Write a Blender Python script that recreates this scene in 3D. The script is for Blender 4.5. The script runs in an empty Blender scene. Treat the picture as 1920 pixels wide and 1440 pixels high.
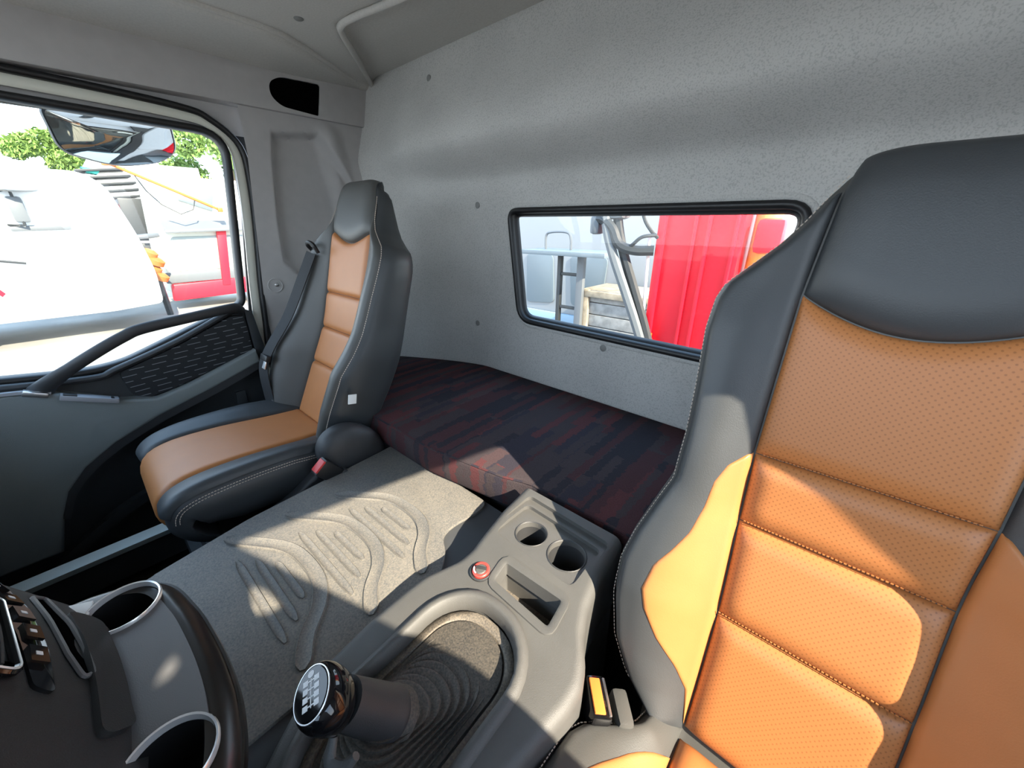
import bpy, bmesh, math, random
from mathutils import Vector, Matrix
random.seed(7)
scene = bpy.context.scene
COL = scene.collection
Z0 = 1.90          # the camera's height above the yard; everything below is laid out from the camera's level

# ---------------------------------------------------------------- camera, sky, sun, exposure
cam_d = bpy.data.cameras.new('camera'); cam = bpy.data.objects.new('camera', cam_d); COL.objects.link(cam)
cam_d.sensor_width = 36.0; cam_d.lens = 708.0 / 1920 * 36; cam_d.clip_start = 0.02; cam_d.clip_end = 300
cam.location = (0, 0, Z0)
cam.rotation_euler = (math.radians(90 - 22.83), 0, math.radians(41.7))
scene.camera = cam

world = bpy.data.worlds.new('hazy_sky'); scene.world = world; world.use_nodes = True
wn = world.node_tree.nodes; wl = world.node_tree.links
bg = wn['Background']
tc = wn.new('ShaderNodeTexCoord'); sp = wn.new('ShaderNodeSeparateXYZ'); rp = wn.new('ShaderNodeValToRGB')
wl.new(tc.outputs['Generated'], sp.inputs[0]); wl.new(sp.outputs['Z'], rp.inputs[0])
rp.color_ramp.elements[0].position = 0.0; rp.color_ramp.elements[0].color = (0.82, 0.91, 1.0, 1)
rp.color_ramp.elements[1].position = 0.8; rp.color_ramp.elements[1].color = (0.40, 0.64, 1.0, 1)
wl.new(rp.outputs['Color'], bg.inputs['Color'])
bg.inputs['Strength'].default_value = 4.4

SUN = Vector((1.0, -0.20, 0.69)).normalized()
sd = bpy.data.lights.new('sun', 'SUN'); so = bpy.data.objects.new('sun', sd); COL.objects.link(so)
sd.energy = 16.5; sd.color = (1.0, 0.88, 0.70); sd.angle = math.radians(0.55)
so.rotation_euler = SUN.to_track_quat('Z', 'Y').to_euler(); so.location = (6, 0, Z0 + 5)

vs = scene.view_settings
vs.view_transform = 'Standard'; vs.look = 'None'; vs.gamma = 1.0; vs.use_curve_mapping = False
vs.exposure = 0.2

# ---------------------------------------------------------------- materials
MATS = {}
def mat(name, col, rough=0.6, metal=0.0, noise=0.0, nscale=40, bump=0.0, bscale=300, spec=0.5, col2=None, emit=None):
    if name in MATS: return MATS[name]
    m = bpy.data.materials.new(name); m.use_nodes = True; MATS[name] = m
    nt = m.node_tree; N = nt.nodes; L = nt.links; b = N['Principled BSDF']
    b.inputs['Base Color'].default_value = (*col, 1); b.inputs['Roughness'].default_value = rough
    b.inputs['Metallic'].default_value = metal; b.inputs['Specular IOR Level'].default_value = spec
    t = N.new('ShaderNodeTexCoord')
    if noise > 0 or col2:
        n = N.new('ShaderNodeTexNoise'); n.inputs['Scale'].default_value = nscale; n.inputs['Detail'].default_value = 5
        L.new(t.outputs['Object'], n.inputs['Vector'])
        r = N.new('ShaderNodeValToRGB')
        c2 = col2 if col2 else tuple(c * (1 + noise) for c in col)
        c1 = col if col2 else tuple(c * (1 - noise) for c in col)
        r.color_ramp.elements[0].position = 0.35; r.color_ramp.elements[0].color = (*c1, 1)
        r.color_ramp.elements[1].position = 0.68; r.color_ramp.elements[1].color = (*c2, 1)
        L.new(n.outputs['Fac'], r.inputs[0]); L.new(r.outputs['Color'], b.inputs['Base Color'])
    if bump > 0:
        n2 = N.new('ShaderNodeTexNoise'); n2.inputs['Scale'].default_value = bscale; n2.inputs['Detail'].default_value = 3
        L.new(t.outputs['Object'], n2.inputs['Vector'])
        bp = N.new('ShaderNodeBump'); bp.inputs['Strength'].default_value = bump; bp.inputs['Distance'].default_value = 0.002
        L.new(n2.outputs['Fac'], bp.inputs['Height']); L.new(bp.outputs['Normal'], b.inputs['Normal'])
    if emit:
        b.inputs['Emission Color'].default_value = (*emit[0], 1); b.inputs['Emission Strength'].default_value = emit[1]
    return m

def nodes_of(m): return m.node_tree.nodes, m.node_tree.links, m.node_tree.nodes['Principled BSDF']

def fabric_wall(name, base, dots):
    m = mat(name, base, 0.92, spec=0.2); N, L, b = nodes_of(m)
    t = N.new('ShaderNodeTexCoord'); n = N.new('ShaderNodeTexNoise')
    n.inputs['Scale'].default_value = 330; n.inputs['Detail'].default_value = 2
    L.new(t.outputs['Object'], n.inputs['Vector'])
    big = N.new('ShaderNodeTexNoise'); big.inputs['Scale'].default_value = 5; L.new(t.outputs['Object'], big.inputs['Vector'])
    r = N.new('ShaderNodeValToRGB'); e = r.color_ramp.elements
    e[0].position = 0.36; e[0].color = (*[c * dots for c in base], 1); e[1].position = 0.50; e[1].color = (*base, 1)
    L.new(n.outputs['Fac'], r.inputs[0])
    mx = N.new('ShaderNodeMix'); mx.data_type = 'RGBA'; mx.blend_type = 'MULTIPLY'; mx.inputs[0].default_value = 0.25
    L.new(r.outputs['Color'], mx.inputs[6]); L.new(big.outputs['Fac'], mx.inputs[7]); L.new(mx.outputs[2], b.inputs['Base Color'])
    bp = N.new('ShaderNodeBump'); bp.inputs['Strength'].default_value = 0.25; bp.inputs['Distance'].default_value = 0.002
    L.new(n.outputs['Fac'], bp.inputs['Height']); L.new(bp.outputs['Normal'], b.inputs['Normal'])
    return m

def perforated(name, base, hole, scale):
    m = mat(name, base, 0.45); N, L, b = nodes_of(m)
    uv = N.new('ShaderNodeUVMap'); v = N.new('ShaderNodeTexVoronoi'); v.voronoi_dimensions = '2D'
    v.inputs['Scale'].default_value = scale; v.inputs['Randomness'].default_value = 0.0
    mp = N.new('ShaderNodeMapping'); mp.inputs['Rotation'].default_value = (0, 0, math.radians(45))
    L.new(uv.outputs['UV'], mp.inputs['Vector']); L.new(mp.outputs['Vector'], v.inputs['Vector'])
    r = N.new('ShaderNodeValToRGB'); e = r.color_ramp.elements
    e[0].position = 0.13; e[0].color = (*hole, 1); e[1].position = 0.24; e[1].color = (*base, 1)
    L.new(v.outputs['Distance'], r.inputs[0]); L.new(r.outputs['Color'], b.inputs['Base Color'])
    bp = N.new('ShaderNodeBump'); bp.inputs['Strength'].default_value = 0.35; bp.inputs['Distance'].default_value = 0.001
    L.new(r.outputs['Color'], bp.inputs['Height']); L.new(bp.outputs['Normal'], b.inputs['Normal'])
    return m

def streak_fabric(name):
    m = mat(name, (0.02, 0.01, 0.012), 0.95, spec=0.15); N, L, b = nodes_of(m)
    t = N.new('ShaderNodeTexCoord')
    wv = N.new('ShaderNodeTexNoise'); wv.inputs['Scale'].default_value = 90; wv.inputs['Detail'].default_value = 2; L.new(t.outputs['Object'], wv.inputs['Vector'])
    wsc = N.new('ShaderNodeVectorMath'); wsc.operation = 'SCALE'; wsc.inputs['Scale'].default_value = 0.022; L.new(wv.outputs['Color'], wsc.inputs[0])
    wad = N.new('ShaderNodeVectorMath'); wad.operation = 'ADD'; L.new(t.outputs['Object'], wad.inputs[0]); L.new(wsc.outputs[0], wad.inputs[1])
    def cells(sx, sy, off):
        mp = N.new('ShaderNodeMapping'); mp.inputs['Scale'].default_value = (sx, sy, 0); mp.inputs['Location'].default_value = (off, off * 1.7, 0)
        L.new(wad.outputs[0], mp.inputs['Vector'])
        s = N.new('ShaderNodeSeparateXYZ'); L.new(mp.outputs['Vector'], s.inputs[0])
        fx = N.new('ShaderNodeMath'); fx.operation = 'FLOOR'; L.new(s.outputs['X'], fx.inputs[0])
        w1 = N.new('ShaderNodeTexWhiteNoise'); w1.noise_dimensions = '1D'; L.new(fx.outputs[0], w1.inputs['W'])
        ad = N.new('ShaderNodeMath'); ad.operation = 'MULTIPLY_ADD'; L.new(w1.outputs['Value'], ad.inputs[0]); ad.inputs[1].default_value = 3.0; L.new(s.outputs['Y'], ad.inputs[2])
        fy = N.new('ShaderNodeMath'); fy.operation = 'FLOOR'; L.new(ad.outputs[0], fy.inputs[0])
        c = N.new('ShaderNodeCombineXYZ'); L.new(fx.outputs[0], c.inputs[0]); L.new(fy.outputs[0], c.inputs[1])
        w = N.new('ShaderNodeTexWhiteNoise'); w.noise_dimensions = '2D'; L.new(c.outputs[0], w.inputs['Vector'])
        return w.outputs['Value']
    a = cells(46, 5.0, 0.3); c2 = cells(17, 2.4, 5.1)
    mx = N.new('ShaderNodeMath'); mx.operation = 'MULTIPLY_ADD'; L.new(a, mx.inputs[0]); mx.inputs[1].default_value = 0.5
    h = N.new('ShaderNodeMath'); h.operation = 'MULTIPLY'; L.new(c2, h.inputs[0]); h.inputs[1].default_value = 0.5; L.new(h.outputs[0], mx.inputs[2])
    r = N.new('ShaderNodeValToRGB'); r.color_ramp.interpolation = 'CONSTANT'; e = r.color_ramp.elements
    e[0].position = 0; e[0].color = (0.027, 0.024, 0.030, 1); e[1].position = 0.34; e[1].color = (0.056, 0.026, 0.029, 1)
    for p, c in ((0.5, (0.046, 0.036, 0.039)), (0.62, (0.082, 0.030, 0.032)), (0.75, (0.032, 0.028, 0.037)), (0.86, (0.062, 0.040, 0.042))):
        x = e.new(p); x.color = (*c, 1)
    L.new(mx.outputs[0], r.inputs[0])
    n = N.new('ShaderNodeTexNoise'); n.inputs['Scale'].default_value = 420; L.new(t.outputs['Object'], n.inputs['Vector'])
    m2 = N.new('ShaderNodeMix'); m2.data_type = 'RGBA'; m2.blend_type = 'OVERLAY'; m2.inputs[0].default_value = 0.3
    L.new(r.outputs['Color'], m2.inputs[6]); L.new(n.outputs['Fac'], m2.inputs[7]); L.new(m2.outputs[2], b.inputs['Base Color'])
    bp = N.new('ShaderNodeBump'); bp.inputs['Strength'].default_value = 0.6; bp.inputs['Distance'].default_value = 0.002
    L.new(n.outputs['Fac'], bp.inputs['Height']); L.new(bp.outputs['Normal'], b.inputs['Normal'])
    return m

def dash_fabric(name):
    m = mat(name, (0.012, 0.014, 0.016), 0.8); N, L, b = nodes_of(m)
    t = N.new('ShaderNodeTexCoord'); mp = N.new('ShaderNodeMapping')
    mp.inputs['Rotation'].default_value = (math.radians(-12), 0, 0); mp.inputs['Scale'].default_value = (0, 18, 58)
    L.new(t.outputs['Object'], mp.inputs['Vector'])
    s = N.new('ShaderNodeSeparateXYZ'); L.new(mp.outputs['Vector'], s.inputs[0])
    fz = N.new('ShaderNodeMath'); fz.operation = 'FLOOR'; L.new(s.outputs['Z'], fz.inputs[0])
    w = N.new('ShaderNodeTexWhiteNoise'); w.noise_dimensions = '1D'; L.new(fz.outputs[0], w.inputs['W'])
    ad = N.new('ShaderNodeMath'); ad.operation = 'ADD'; L.new(w.outputs['Value'], ad.inputs[0]); L.new(s.outputs['Y'], ad.inputs[1])
    fr = N.new('ShaderNodeMath'); fr.operation = 'FRACT'; L.new(ad.outputs[0], fr.inputs[0])
    g1 = N.new('ShaderNodeMath'); g1.operation = 'GREATER_THAN'; L.new(fr.outputs[0], g1.inputs[0]); g1.inputs[1].default_value = 0.35
    fq = N.new('ShaderNodeMath'); fq.operation = 'FRACT'; L.new(s.outputs['Z'], fq.inputs[0])
    g2 = N.new('ShaderNodeMath'); g2.operation = 'LESS_THAN'; L.new(fq.outputs[0], g2.inputs[0]); g2.inputs[1].default_value = 0.13
    mu = N.new('ShaderNodeMath'); mu.operation = 'MULTIPLY'; L.new(g1.outputs[0], mu.inputs[0]); L.new(g2.outputs[0], mu.inputs[1])
    mx = N.new('ShaderNodeMix'); mx.data_type = 'RGBA'; L.new(mu.outputs[0], mx.inputs[0])
    mx.inputs[6].default_value = (0.014, 0.016, 0.018, 1); mx.inputs[7].default_value = (0.16, 0.17, 0.19, 1)
    L.new(mx.outputs[2], b.inputs['Base Color'])
    return m

def dusty_mat(name, base, dust):
    m = mat(name, base, 0.62); N, L, b = nodes_of(m)
    t = N.new('ShaderNodeTexCoord')
    n = N.new('ShaderNodeTexNoise'); n.inputs['Scale'].default_value = 380; n.inputs['Detail'].default_value = 4; L.new(t.outputs['Object'], n.inputs['Vector'])
    n2 = N.new('ShaderNodeTexNoise'); n2.inputs['Scale'].default_value = 7; n2.inputs['Detail'].default_value = 6; L.new(t.outputs['Object'], n2.inputs['Vector'])
    mu = N.new('ShaderNodeMath'); mu.operation = 'MULTIPLY_ADD'; L.new(n.outputs['Fac'], mu.inputs[0]); mu.inputs[1].default_value = 0.75
    h = N.new('ShaderNodeMath'); h.operation = 'MULTIPLY'; L.new(n2.outputs['Fac'], h.inputs[0]); h.inputs[1].default_value = 0.35; L.new(h.outputs[0], mu.inputs[2])
    r = N.new('ShaderNodeValToRGB'); e = r.color_ramp.elements
    e[0].position = 0.38; e[0].color = (*base, 1); e[1].position = 0.75; e[1].color = (*dust, 1)
    L.new(mu.outputs[0], r.inputs[0]); L.new(r.outputs['Color'], b.inputs['Base Color'])
    bp = N.new('ShaderNodeBump'); bp.inputs['Strength'].default_value = 0.3; bp.inputs['Distance'].default_value = 0.0015
    L.new(n.outputs['Fac'], bp.inputs['Height']); L.new(bp.outputs['Normal'], b.inputs['Normal'])
    return m

def glass(name, tint=(0.96, 0.98, 0.97), refl=0.02):
    m = bpy.data.materials.new(name); m.use_nodes = True; MATS[name] = m
    N = m.node_tree.nodes; L = m.node_tree.links; N.clear()
    o = N.new('ShaderNodeOutputMaterial'); mx = N.new('ShaderNodeMixShader'); tr = N.new('ShaderNodeBsdfTransparent'); gl = N.new('ShaderNodeBsdfGlossy')
    tr.inputs['Color'].default_value = (*tint, 1); gl.inputs['Roughness'].default_value = 0.02
    mx.inputs[0].default_value = refl
    L.new(tr.outputs[0], mx.inputs[1]); L.new(gl.outputs[0], mx.inputs[2]); L.new(mx.outputs[0], o.inputs['Surface'])
    return m

M_WALL = fabric_wall('headliner_fabric', (0.57, 0.56, 0.535), 0.80)
M_CEIL = mat('ceiling_lining', (0.50, 0.485, 0.455), 0.9, noise=0.05, nscale=200, bump=0.15, bscale=500, spec=0.2)
M_PILLAR = mat('pillar_plastic', (0.40, 0.385, 0.375), 0.7, noise=0.03, nscale=30, bump=0.12, bscale=700)
M_PAINT = mat('cream_paint', (0.62, 0.62, 0.54), 0.35)
M_BLACK = mat('black_rubber', (0.008, 0.008, 0.009), 0.45)
M_VOID = mat('opening_shade_black', (0.002, 0.002, 0.002), 0.95, spec=0.0)  # near-black colour stands in for deep shade inside openings
M_DOOR = mat('door_grey_plastic', (0.20, 0.225, 0.225), 0.6, bump=0.25, bscale=900)
M_DOORD = mat('door_dark_plastic', (0.022, 0.026, 0.029), 0.6, bump=0.25, bscale=900)
M_TRIMD = mat('charcoal_plastic', (0.035, 0.036, 0.038), 0.5, bump=0.2, bscale=900)
M_CONS = mat('console_grey_plastic', (0.088, 0.087, 0.083), 0.55, noise=0.06, nscale=14, bump=0.25, bscale=900)
M_LEATH = mat('dark_leather', (0.042, 0.046, 0.049), 0.44, bump=0.12, bscale=700)
M_LEATHS = mat('grey_side_leather', (0.072, 0.072, 0.068), 0.44, bump=0.12, bscale=700)
M_TAN = mat('tan_leather', (0.45, 0.17, 0.052), 0.45, noise=0.03, nscale=20, bump=0.1, bscale=700)
M_PERF = perforated('perforated_tan_leather', (0.44, 0.165, 0.050), (0.30, 0.108, 0.034), 200)
M_BUNK = streak_fabric('maroon_streaked_fabric')
M_MAT = dusty_mat('dusty_rubber_mat', (0.098, 0.100, 0.100), (0.225, 0.205, 0.170))
M_COVER = mat('engine_cover_rubber', (0.055, 0.058, 0.062), 0.6)
M_BOOT = dusty_mat('dusty_boot_rubber', (0.028, 0.028, 0.028), (0.11, 0.095, 0.075))
M_FLANGE = dusty_mat('dusty_flange_rubber', (0.07, 0.065, 0.06), (0.22, 0.185, 0.14))
M_GLOSS = mat('piano_black', (0.006, 0.006, 0.007), 0.06)
M_WOOD = mat('glossy_brown_trim', (0.016, 0.012, 0.010), 0.28, noise=0.5, nscale=9)
M_CHROME = mat('chrome', (0.92, 0.93, 0.94), 0.25, metal=0.6)
M_DASH = mat('dashboard_plastic', (0.022, 0.022, 0.022), 0.55, bump=0.2, bscale=900)
M_LEDGE = mat('dashboard_ledge_grey', (0.115, 0.115, 0.118), 0.5, bump=0.2, bscale=900)
M_RED = mat('red_plastic', (0.62, 0.03, 0.03), 0.4)
M_REDRING = mat('red_ring', (0.55, 0.06, 0.05), 0.4)
M_AMBER = mat('amber_plastic', (0.85, 0.20, 0.04), 0.35)
M_WHITE = mat('white_print', (0.85, 0.85, 0.85), 0.5)
M_PAPER = mat('white_paper', (0.82, 0.82, 0.80), 0.8)
M_THREAD = mat('pale_thread', (0.55, 0.46, 0.38), 0.8)
M_WEB = mat('black_webbing', (0.016, 0.017, 0.019), 0.75, bump=0.3, bscale=500)
M_METAL = mat('brushed_metal', (0.6, 0.6, 0.6), 0.35, metal=1.0)
M_SILL = mat('grey_metal_sill', (0.62, 0.66, 0.62), 0.35, metal=0.2)
M_FLOOR = mat('dirty_floor_mat', (0.020, 0.018, 0.015), 0.9, noise=0.5, nscale=25, col2=(0.045, 0.038, 0.028))
M_GLASS = glass('window_glass'); M_MIRROR = mat('mirror_glass', (0.75, 0.77, 0.76), 0.03, metal=1.0)
M_GREYCAP = mat('grey_fastener', (0.22, 0.22, 0.21), 0.6)

# ---------------------------------------------------------------- mesh helpers
ORG = {}; TOP = []
def obj(name, bm, m, parent=None, smooth=True, auto=None, label=None, kind=None):
    """link bm (vertices in layout coordinates) as one mesh object; origin at its own centre/base"""
    bmesh.ops.recalc_face_normals(bm, faces=bm.faces)
    vs_ = [v.co for v in bm.verts]
    lo = Vector((min(v.x for v in vs_), min(v.y for v in vs_), min(v.z for v in vs_)))
    hi = Vector((max(v.x for v in vs_), max(v.y for v in vs_), max(v.z for v in vs_)))
    c = (lo + hi) / 2; c.z = lo.z
    for v in bm.verts: v.co -= c
    me = bpy.data.meshes.new(name); 
    ang = math.radians(auto if auto else 38)
    if smooth:
        for e in bm.edges:
            if len(e.link_faces) == 2 and e.calc_face_angle(0) > ang: e.smooth = False
        for f in bm.faces: f.smooth = True
    bm.to_mesh(me); bm.free()
    me.materials.append(m)
    o = bpy.data.objects.new(name, me); COL.objects.link(o); ORG[o] = c
    if parent: o.parent = parent; o.location = c - ORG[parent]
    else: o.location = c; TOP.append(o)
    if label: o['label'] = label
    if kind: o['kind'] = kind
    return o
def thing(name, loc, label=None, cat=None, group=None):
    o = bpy.data.objects.new(name, None); COL.objects.link(o); o.empty_display_size = 0.05
    o.location = loc; ORG[o] = Vector(loc); TOP.append(o)
    return tag(o, label, cat, group)
def tag(o, label=None, cat=None, group=None, kind=None):
    if label: o['label'] = label
    if cat: o['category'] = cat
    if group: o['group'] = group
    if kind: o['kind'] = kind
    return o
def dup(o, delta, parent=None):
    c = o.copy(); COL.objects.link(c); ORG[c] = ORG[o] + Vector(delta)
    if parent: c.parent = parent; c.location = ORG[c] - ORG[parent]
    else: c.location = ORG[c]; TOP.append(c)
    return c
def NB(): return bmesh.new()
def lerp(a, b, t): return a + (b - a) * t
def itp(x, xs, ys):
    if x <= xs[0]: return ys[0]
    for i in range(1, len(xs)):
        if x <= xs[i]: return lerp(ys[i-1], ys[i], (x - xs[i-1]) / (xs[i] - xs[i-1]))
    return ys[-1]
def sstep(a, b, x):
    t = max(0, min(1, (x - a) / (b - a))); return t * t * (3 - 2 * t)
def catmull(pts, n):
    pts = [Vector(p) for p in pts]; out = []
    P = [pts[0] * 2 - pts[1]] + pts + [pts[-1] * 2 - pts[-2]]
    for i in range(1, len(P) - 2):
        for k in range(n):
            t = k / n; a, b, c, d = P[i-1], P[i], P[i+1], P[i+2]
            out.append(0.5 * ((2*b) + (c - a)*t + (2*a - 5*b + 4*c - d)*t*t + (3*b - a - 3*c + d)*t**3))
    out.append(pts[-1]); return out
def grid(bm, f, nu, nv, uvf=None):
    V = [[bm.verts.new(f(i / nu, j / nv)) for j in range(nv + 1)] for i in range(nu + 1)]
    L = bm.loops.layers.uv.verify() if uvf else None
    for i in range(nu):
        for j in range(nv):
            fc = bm.faces.new((V[i][j], V[i+1][j], V[i+1][j+1], V[i][j+1]))
            if uvf:
                for lp, (a, b) in zip(fc.loops, ((i, j), (i+1, j), (i+1, j+1), (i, j+1))): lp[L].uv = uvf(a / nu, b / nv)
    return V
def loft(bm, rings, closed=True, cap=True):
    R = [[bm.verts.new(p) for p in r] for r in rings]; n = len(R[0])
    for a, b in zip(R, R[1:]):
        for i in range(n if closed else n - 1):
            bm.faces.new((a[i], a[(i+1) % n], b[(i+1) % n], b[i]))
    if cap and closed:
        bm.faces.new(R[0]); bm.faces.new(R[-1])
    return R
def tube(bm, path, r, ry=None, n=10, cap=True, up=None):
    """sweep an ellipse (r sideways, ry along the up direction) along a path; r may be a list"""
    path = [Vector(p) for p in path]; rings = []
    nrm = None
    for i, p in enumerate(path):
        t = (path[min(i+1, len(path)-1)] - path[max(i-1, 0)]).normalized()
        if nrm is None:
            nrm = Vector(up) if up else Vector((0, 0, 1))
            if abs(nrm.dot(t)) > 0.95: nrm = Vector((1, 0, 0))
        nrm = (nrm - t * nrm.dot(t)).normalized(); s = t.cross(nrm)
        rr = r[i] if isinstance(r, (list, tuple)) else r; r2 = (ry[i] if isinstance(ry, (list, tuple)) else ry) if ry else rr
        rings.append([p + s * (rr * math.cos(2*math.pi*k/n)) + nrm * (r2 * math.sin(2*math.pi*k/n)) for k in range(n)])
    loft(bm, rings, True, cap)
def ribbon(bm, path, w, h, side, nrm=None):
    """rectangular strip (w across 'side', h thick) along path"""
    path = [Vector(p) for p in path]; rings = []
    for i, p in enumerate(path):
        t = (path[min(i+1, len(path)-1)] - path[max(i-1, 0)]).normalized()
        s = Vector(side[i] if isinstance(side, list) else side); s = (s - t * s.dot(t)).normalized(); nn = t.cross(s)
        rings.append([p + s*(w/2) + nn*(h/2), p - s*(w/2) + nn*(h/2), p - s*(w/2) - nn*(h/2), p + s*(w/2) - nn*(h/2)])
    loft(bm, rings)
def box(bm, c, s, bev=0.0, rot=None, seg=2):
    b = bmesh.new(); bmesh.ops.create_cube(b, size=1)
    for v in b.verts: v.co = Vector((v.co.x*s[0], v.co.y*s[1], v.co.z*s[2]))
    if bev: bmesh.ops.bevel(b, geom=b.edges[:], offset=bev, segments=seg, affect='EDGES', profile=0.6)
    M = Matrix.Translation(Vector(c)) @ (rot.to_4x4() if rot else Matrix.Identity(4))
    b.transform(M); merge(bm, b)
def merge(bm, b):
    me = bpy.data.meshes.new('tmp'); b.to_mesh(me); b.free(); bm.from_mesh(me); bpy.data.meshes.remove(me)
def prism(bm, pts, d, bev=0.0, seg=2, only_front=False):
    """extrude the planar polygon pts (3D) by vector d, bevel the edges"""
    b = bmesh.new(); vs_ = [b.verts.new(Vector(p)) for p in pts]; f = b.faces.new(vs_)
    r = bmesh.ops.extrude_face_region(b, geom=[f]); nv = [g for g in r['geom'] if isinstance(g, bmesh.types.BMVert)]
    for v in nv: v.co += Vector(d)
    if bev:
        s = set(nv)
        es = [e for e in b.edges if (e.verts[0] in s and e.verts[1] in s)] if only_front else b.edges[:]
        bmesh.ops.bevel(b, geom=es, offset=bev, segments=seg, affect='EDGES', profile=0.6)
    merge(bm, b)
def rrect(cx, cy, hw, hl, r, n=6):
    out = []
    for (sx, sy, a0) in ((1, 1, 0), (-1, 1, 90), (-1, -1, 180), (1, -1, 270)):
        for k in range(n + 1):
            a = math.radians(a0 + 90 * k / n)
            out.append((cx + sx*(hw - r) + r*math.cos(a), cy + sy*(hl - r) + r*math.sin(a)))
    return out
def rpoly(pts, rad, n=5):
    """round the corners of a 2-D polygon"""
    out = []; m = len(pts)
    for i in range(m):
        r = rad[i] if isinstance(rad, (list, tuple)) else rad
        p = Vector(pts[i]); a = Vector(pts[i-1]) - p; b = Vector(pts[(i+1) % m]) - p
        k = min(r, a.length*0.48, b.length*0.48); pa = p + a.normalized()*k; pb = p + b.normalized()*k
        for j in range(n + 1):
            t = j / n; out.append(tuple(pa*(1-t)**2 + p*2*t*(1-t) + pb*t*t))
    return out
def lathe(bm, c, axis, prof, n=32, ref=None, cap=True):
    ax = Vector(axis).normalized(); u = ax.orthogonal().normalized() if ref is None else Vector(ref); u = (u - ax*u.dot(ax)).normalized(); v = ax.cross(u)
    rings = [[Vector(c) + ax*h + (u*math.cos(2*math.pi*k/n) + v*math.sin(2*math.pi*k/n))*max(r, 1e-4) for k in range(n)] for r, h in prof]
    loft(bm, rings, True, cap)
def boolean(o, bms):
    """subtract the closed meshes (layout coordinates) from o, keeping a plain mesh"""
    cs = []
    for b in bms:
        bmesh.ops.recalc_face_normals(b, faces=b.faces)
        me = bpy.data.meshes.new('cut'); b.to_mesh(me); b.free(); c = bpy.data.objects.new('cut', me); COL.objects.link(c); cs.append(c)
        c.location = o.matrix_world.translation * 0
        md = o.modifiers.new('b', 'BOOLEAN'); md.operation = 'DIFFERENCE'; md.solver = 'EXACT'; md.object = c
    # cutter verts are in layout space, so put the object there too while cutting
    loc = o.location.copy(); par = o.parent; o.parent = None; o.location = ORG[o]
    dg = bpy.context.evaluated_depsgraph_get(); dg.update()
    me = bpy.data.meshes.new_from_object(o.evaluated_get(dg), preserve_all_data_layers=True, depsgraph=dg)
    o.modifiers.clear(); old = o.data; o.data = me; me.name = old.name; bpy.data.meshes.remove(old)
    o.parent = par; o.location = loc
    for c in cs: d = c.data; bpy.data.objects.remove(c); bpy.data.meshes.remove(d)
    b = bmesh.new(); b.from_mesh(me)
    for e in b.edges: e.smooth = not (len(e.link_faces) == 2 and e.calc_face_angle(0) > math.radians(32))
    for f in b.faces: f.smooth = True
    b.to_mesh(me); b.free()
def hole_panel(bm, inner, outer, f, N=160, M=20):
    """sheet between a star-shaped hole (inner) and an outline (outer), both 2-D; f maps (a, b) to 3-D"""
    cx = sum(p[0] for p in inner)/len(inner); cy = sum(p[1] for p in inner)/len(inner)
    def hit(poly, a):
        dx, dy = math.cos(a), math.sin(a); best = 0
        for i in range(len(poly)):
            x1, y1 = poly[i-1][0]-cx, poly[i-1][1]-cy; x2, y2 = poly[i][0]-cx, poly[i][1]-cy
            ex, ey = x2-x1, y2-y1; den = dx*ey - dy*ex
            if abs(den) < 1e-12: continue
            t = (x1*ey - y1*ex)/den; s = (x1*dy - y1*dx)/den
            if t > 0 and -1e-6 <= s <= 1+1e-6: best = max(best, t)
        return best
    angs = sorted(set([2*math.pi*k/N for k in range(N)] + [math.atan2(p[1]-cy, p[0]-cx) % (2*math.pi) for p in list(outer) + list(inner)]))
    A = [angs[0]]
    for a in angs[1:]:
        if a - A[-1] > 0.002: A.append(a)
    rings = []; H = [(a, hit(inner, a), hit(outer, a)) for a in A]
    for j in range(M + 1):
        t = j / M; ring = []
        for a, h0, h1 in H:
            r = lerp(h0, h1, t); ring.append(f(cx + r*math.cos(a), cy + r*math.sin(a)))
        rings.append(ring)
    loft(bm, rings, True, False)
def stitches(bm, path, ln=0.0032, gap=0.0022, r=0.0006):
    path = [Vector(p) for p in path]; acc = 0; on = True; a = path[0]
    seg = []; 
    # resample evenly
    pts = [path[0]]; step = ln + gap; carry = 0
    for p, q in zip(path, path[1:]):
        d = (q - p).length; t = step - carry
        while t <= d: pts.append(p.lerp(q, t/d)); t += step
        carry = d - (t - step)
    for p, q in zip(pts, pts[1:]):
        d = (q - p); e = p + d*(ln/(ln+gap)); s = d.orthogonal().normalized()*r; n = d.cross(s).normalized()*r
        R = [[bm.verts.new(c + s), bm.verts.new(c + n), bm.verts.new(c - s), bm.verts.new(c - n)] for c in (p, e)]
        for i in range(4): bm.faces.new((R[0][i], R[0][(i+1) % 4], R[1][(i+1) % 4], R[1][i]))
        bm.faces.new(R[0]); bm.faces.new(R[1])

# ================================================================ THE CAB SHELL
XL, XR = -1.62, 0.50           # inner faces of the passenger side and the driver side
ZC = 0.49; ZF = -1.02; YR = 1.0
def y_rear(x, z):
    k_ = sstep(-1.56, -1.15, x); y = YR - (0.045 + 0.070*k_) * sstep(0.13, 0.25, z) + 0.070*k_ * sstep(0.25, 0.47, z)
    drop = itp(z, [-0.55, -0.2, 0.19, 0.34, 0.49], [0.31, 0.21, 0.085, 0.035, 0.0])
    if x < -1.02:
        t = (-1.02 - x) / 0.58; y -= drop * max(0, t) ** 1.35
    return y
win = rpoly([(-0.895, 0.040), (-0.10, 0.036), (-0.165, -0.312), (-0.848, -0.304)], [0.03, 0.05, 0.05, 0.05], 6)
bm = NB(); hole_panel(bm, win, [(-1.62, 0.54), (XR, 0.54), (XR, -1.05), (-1.62, -1.05)], lambda x, z: Vector((x, y_rear(x, z), z)), 220, 34)
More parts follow.
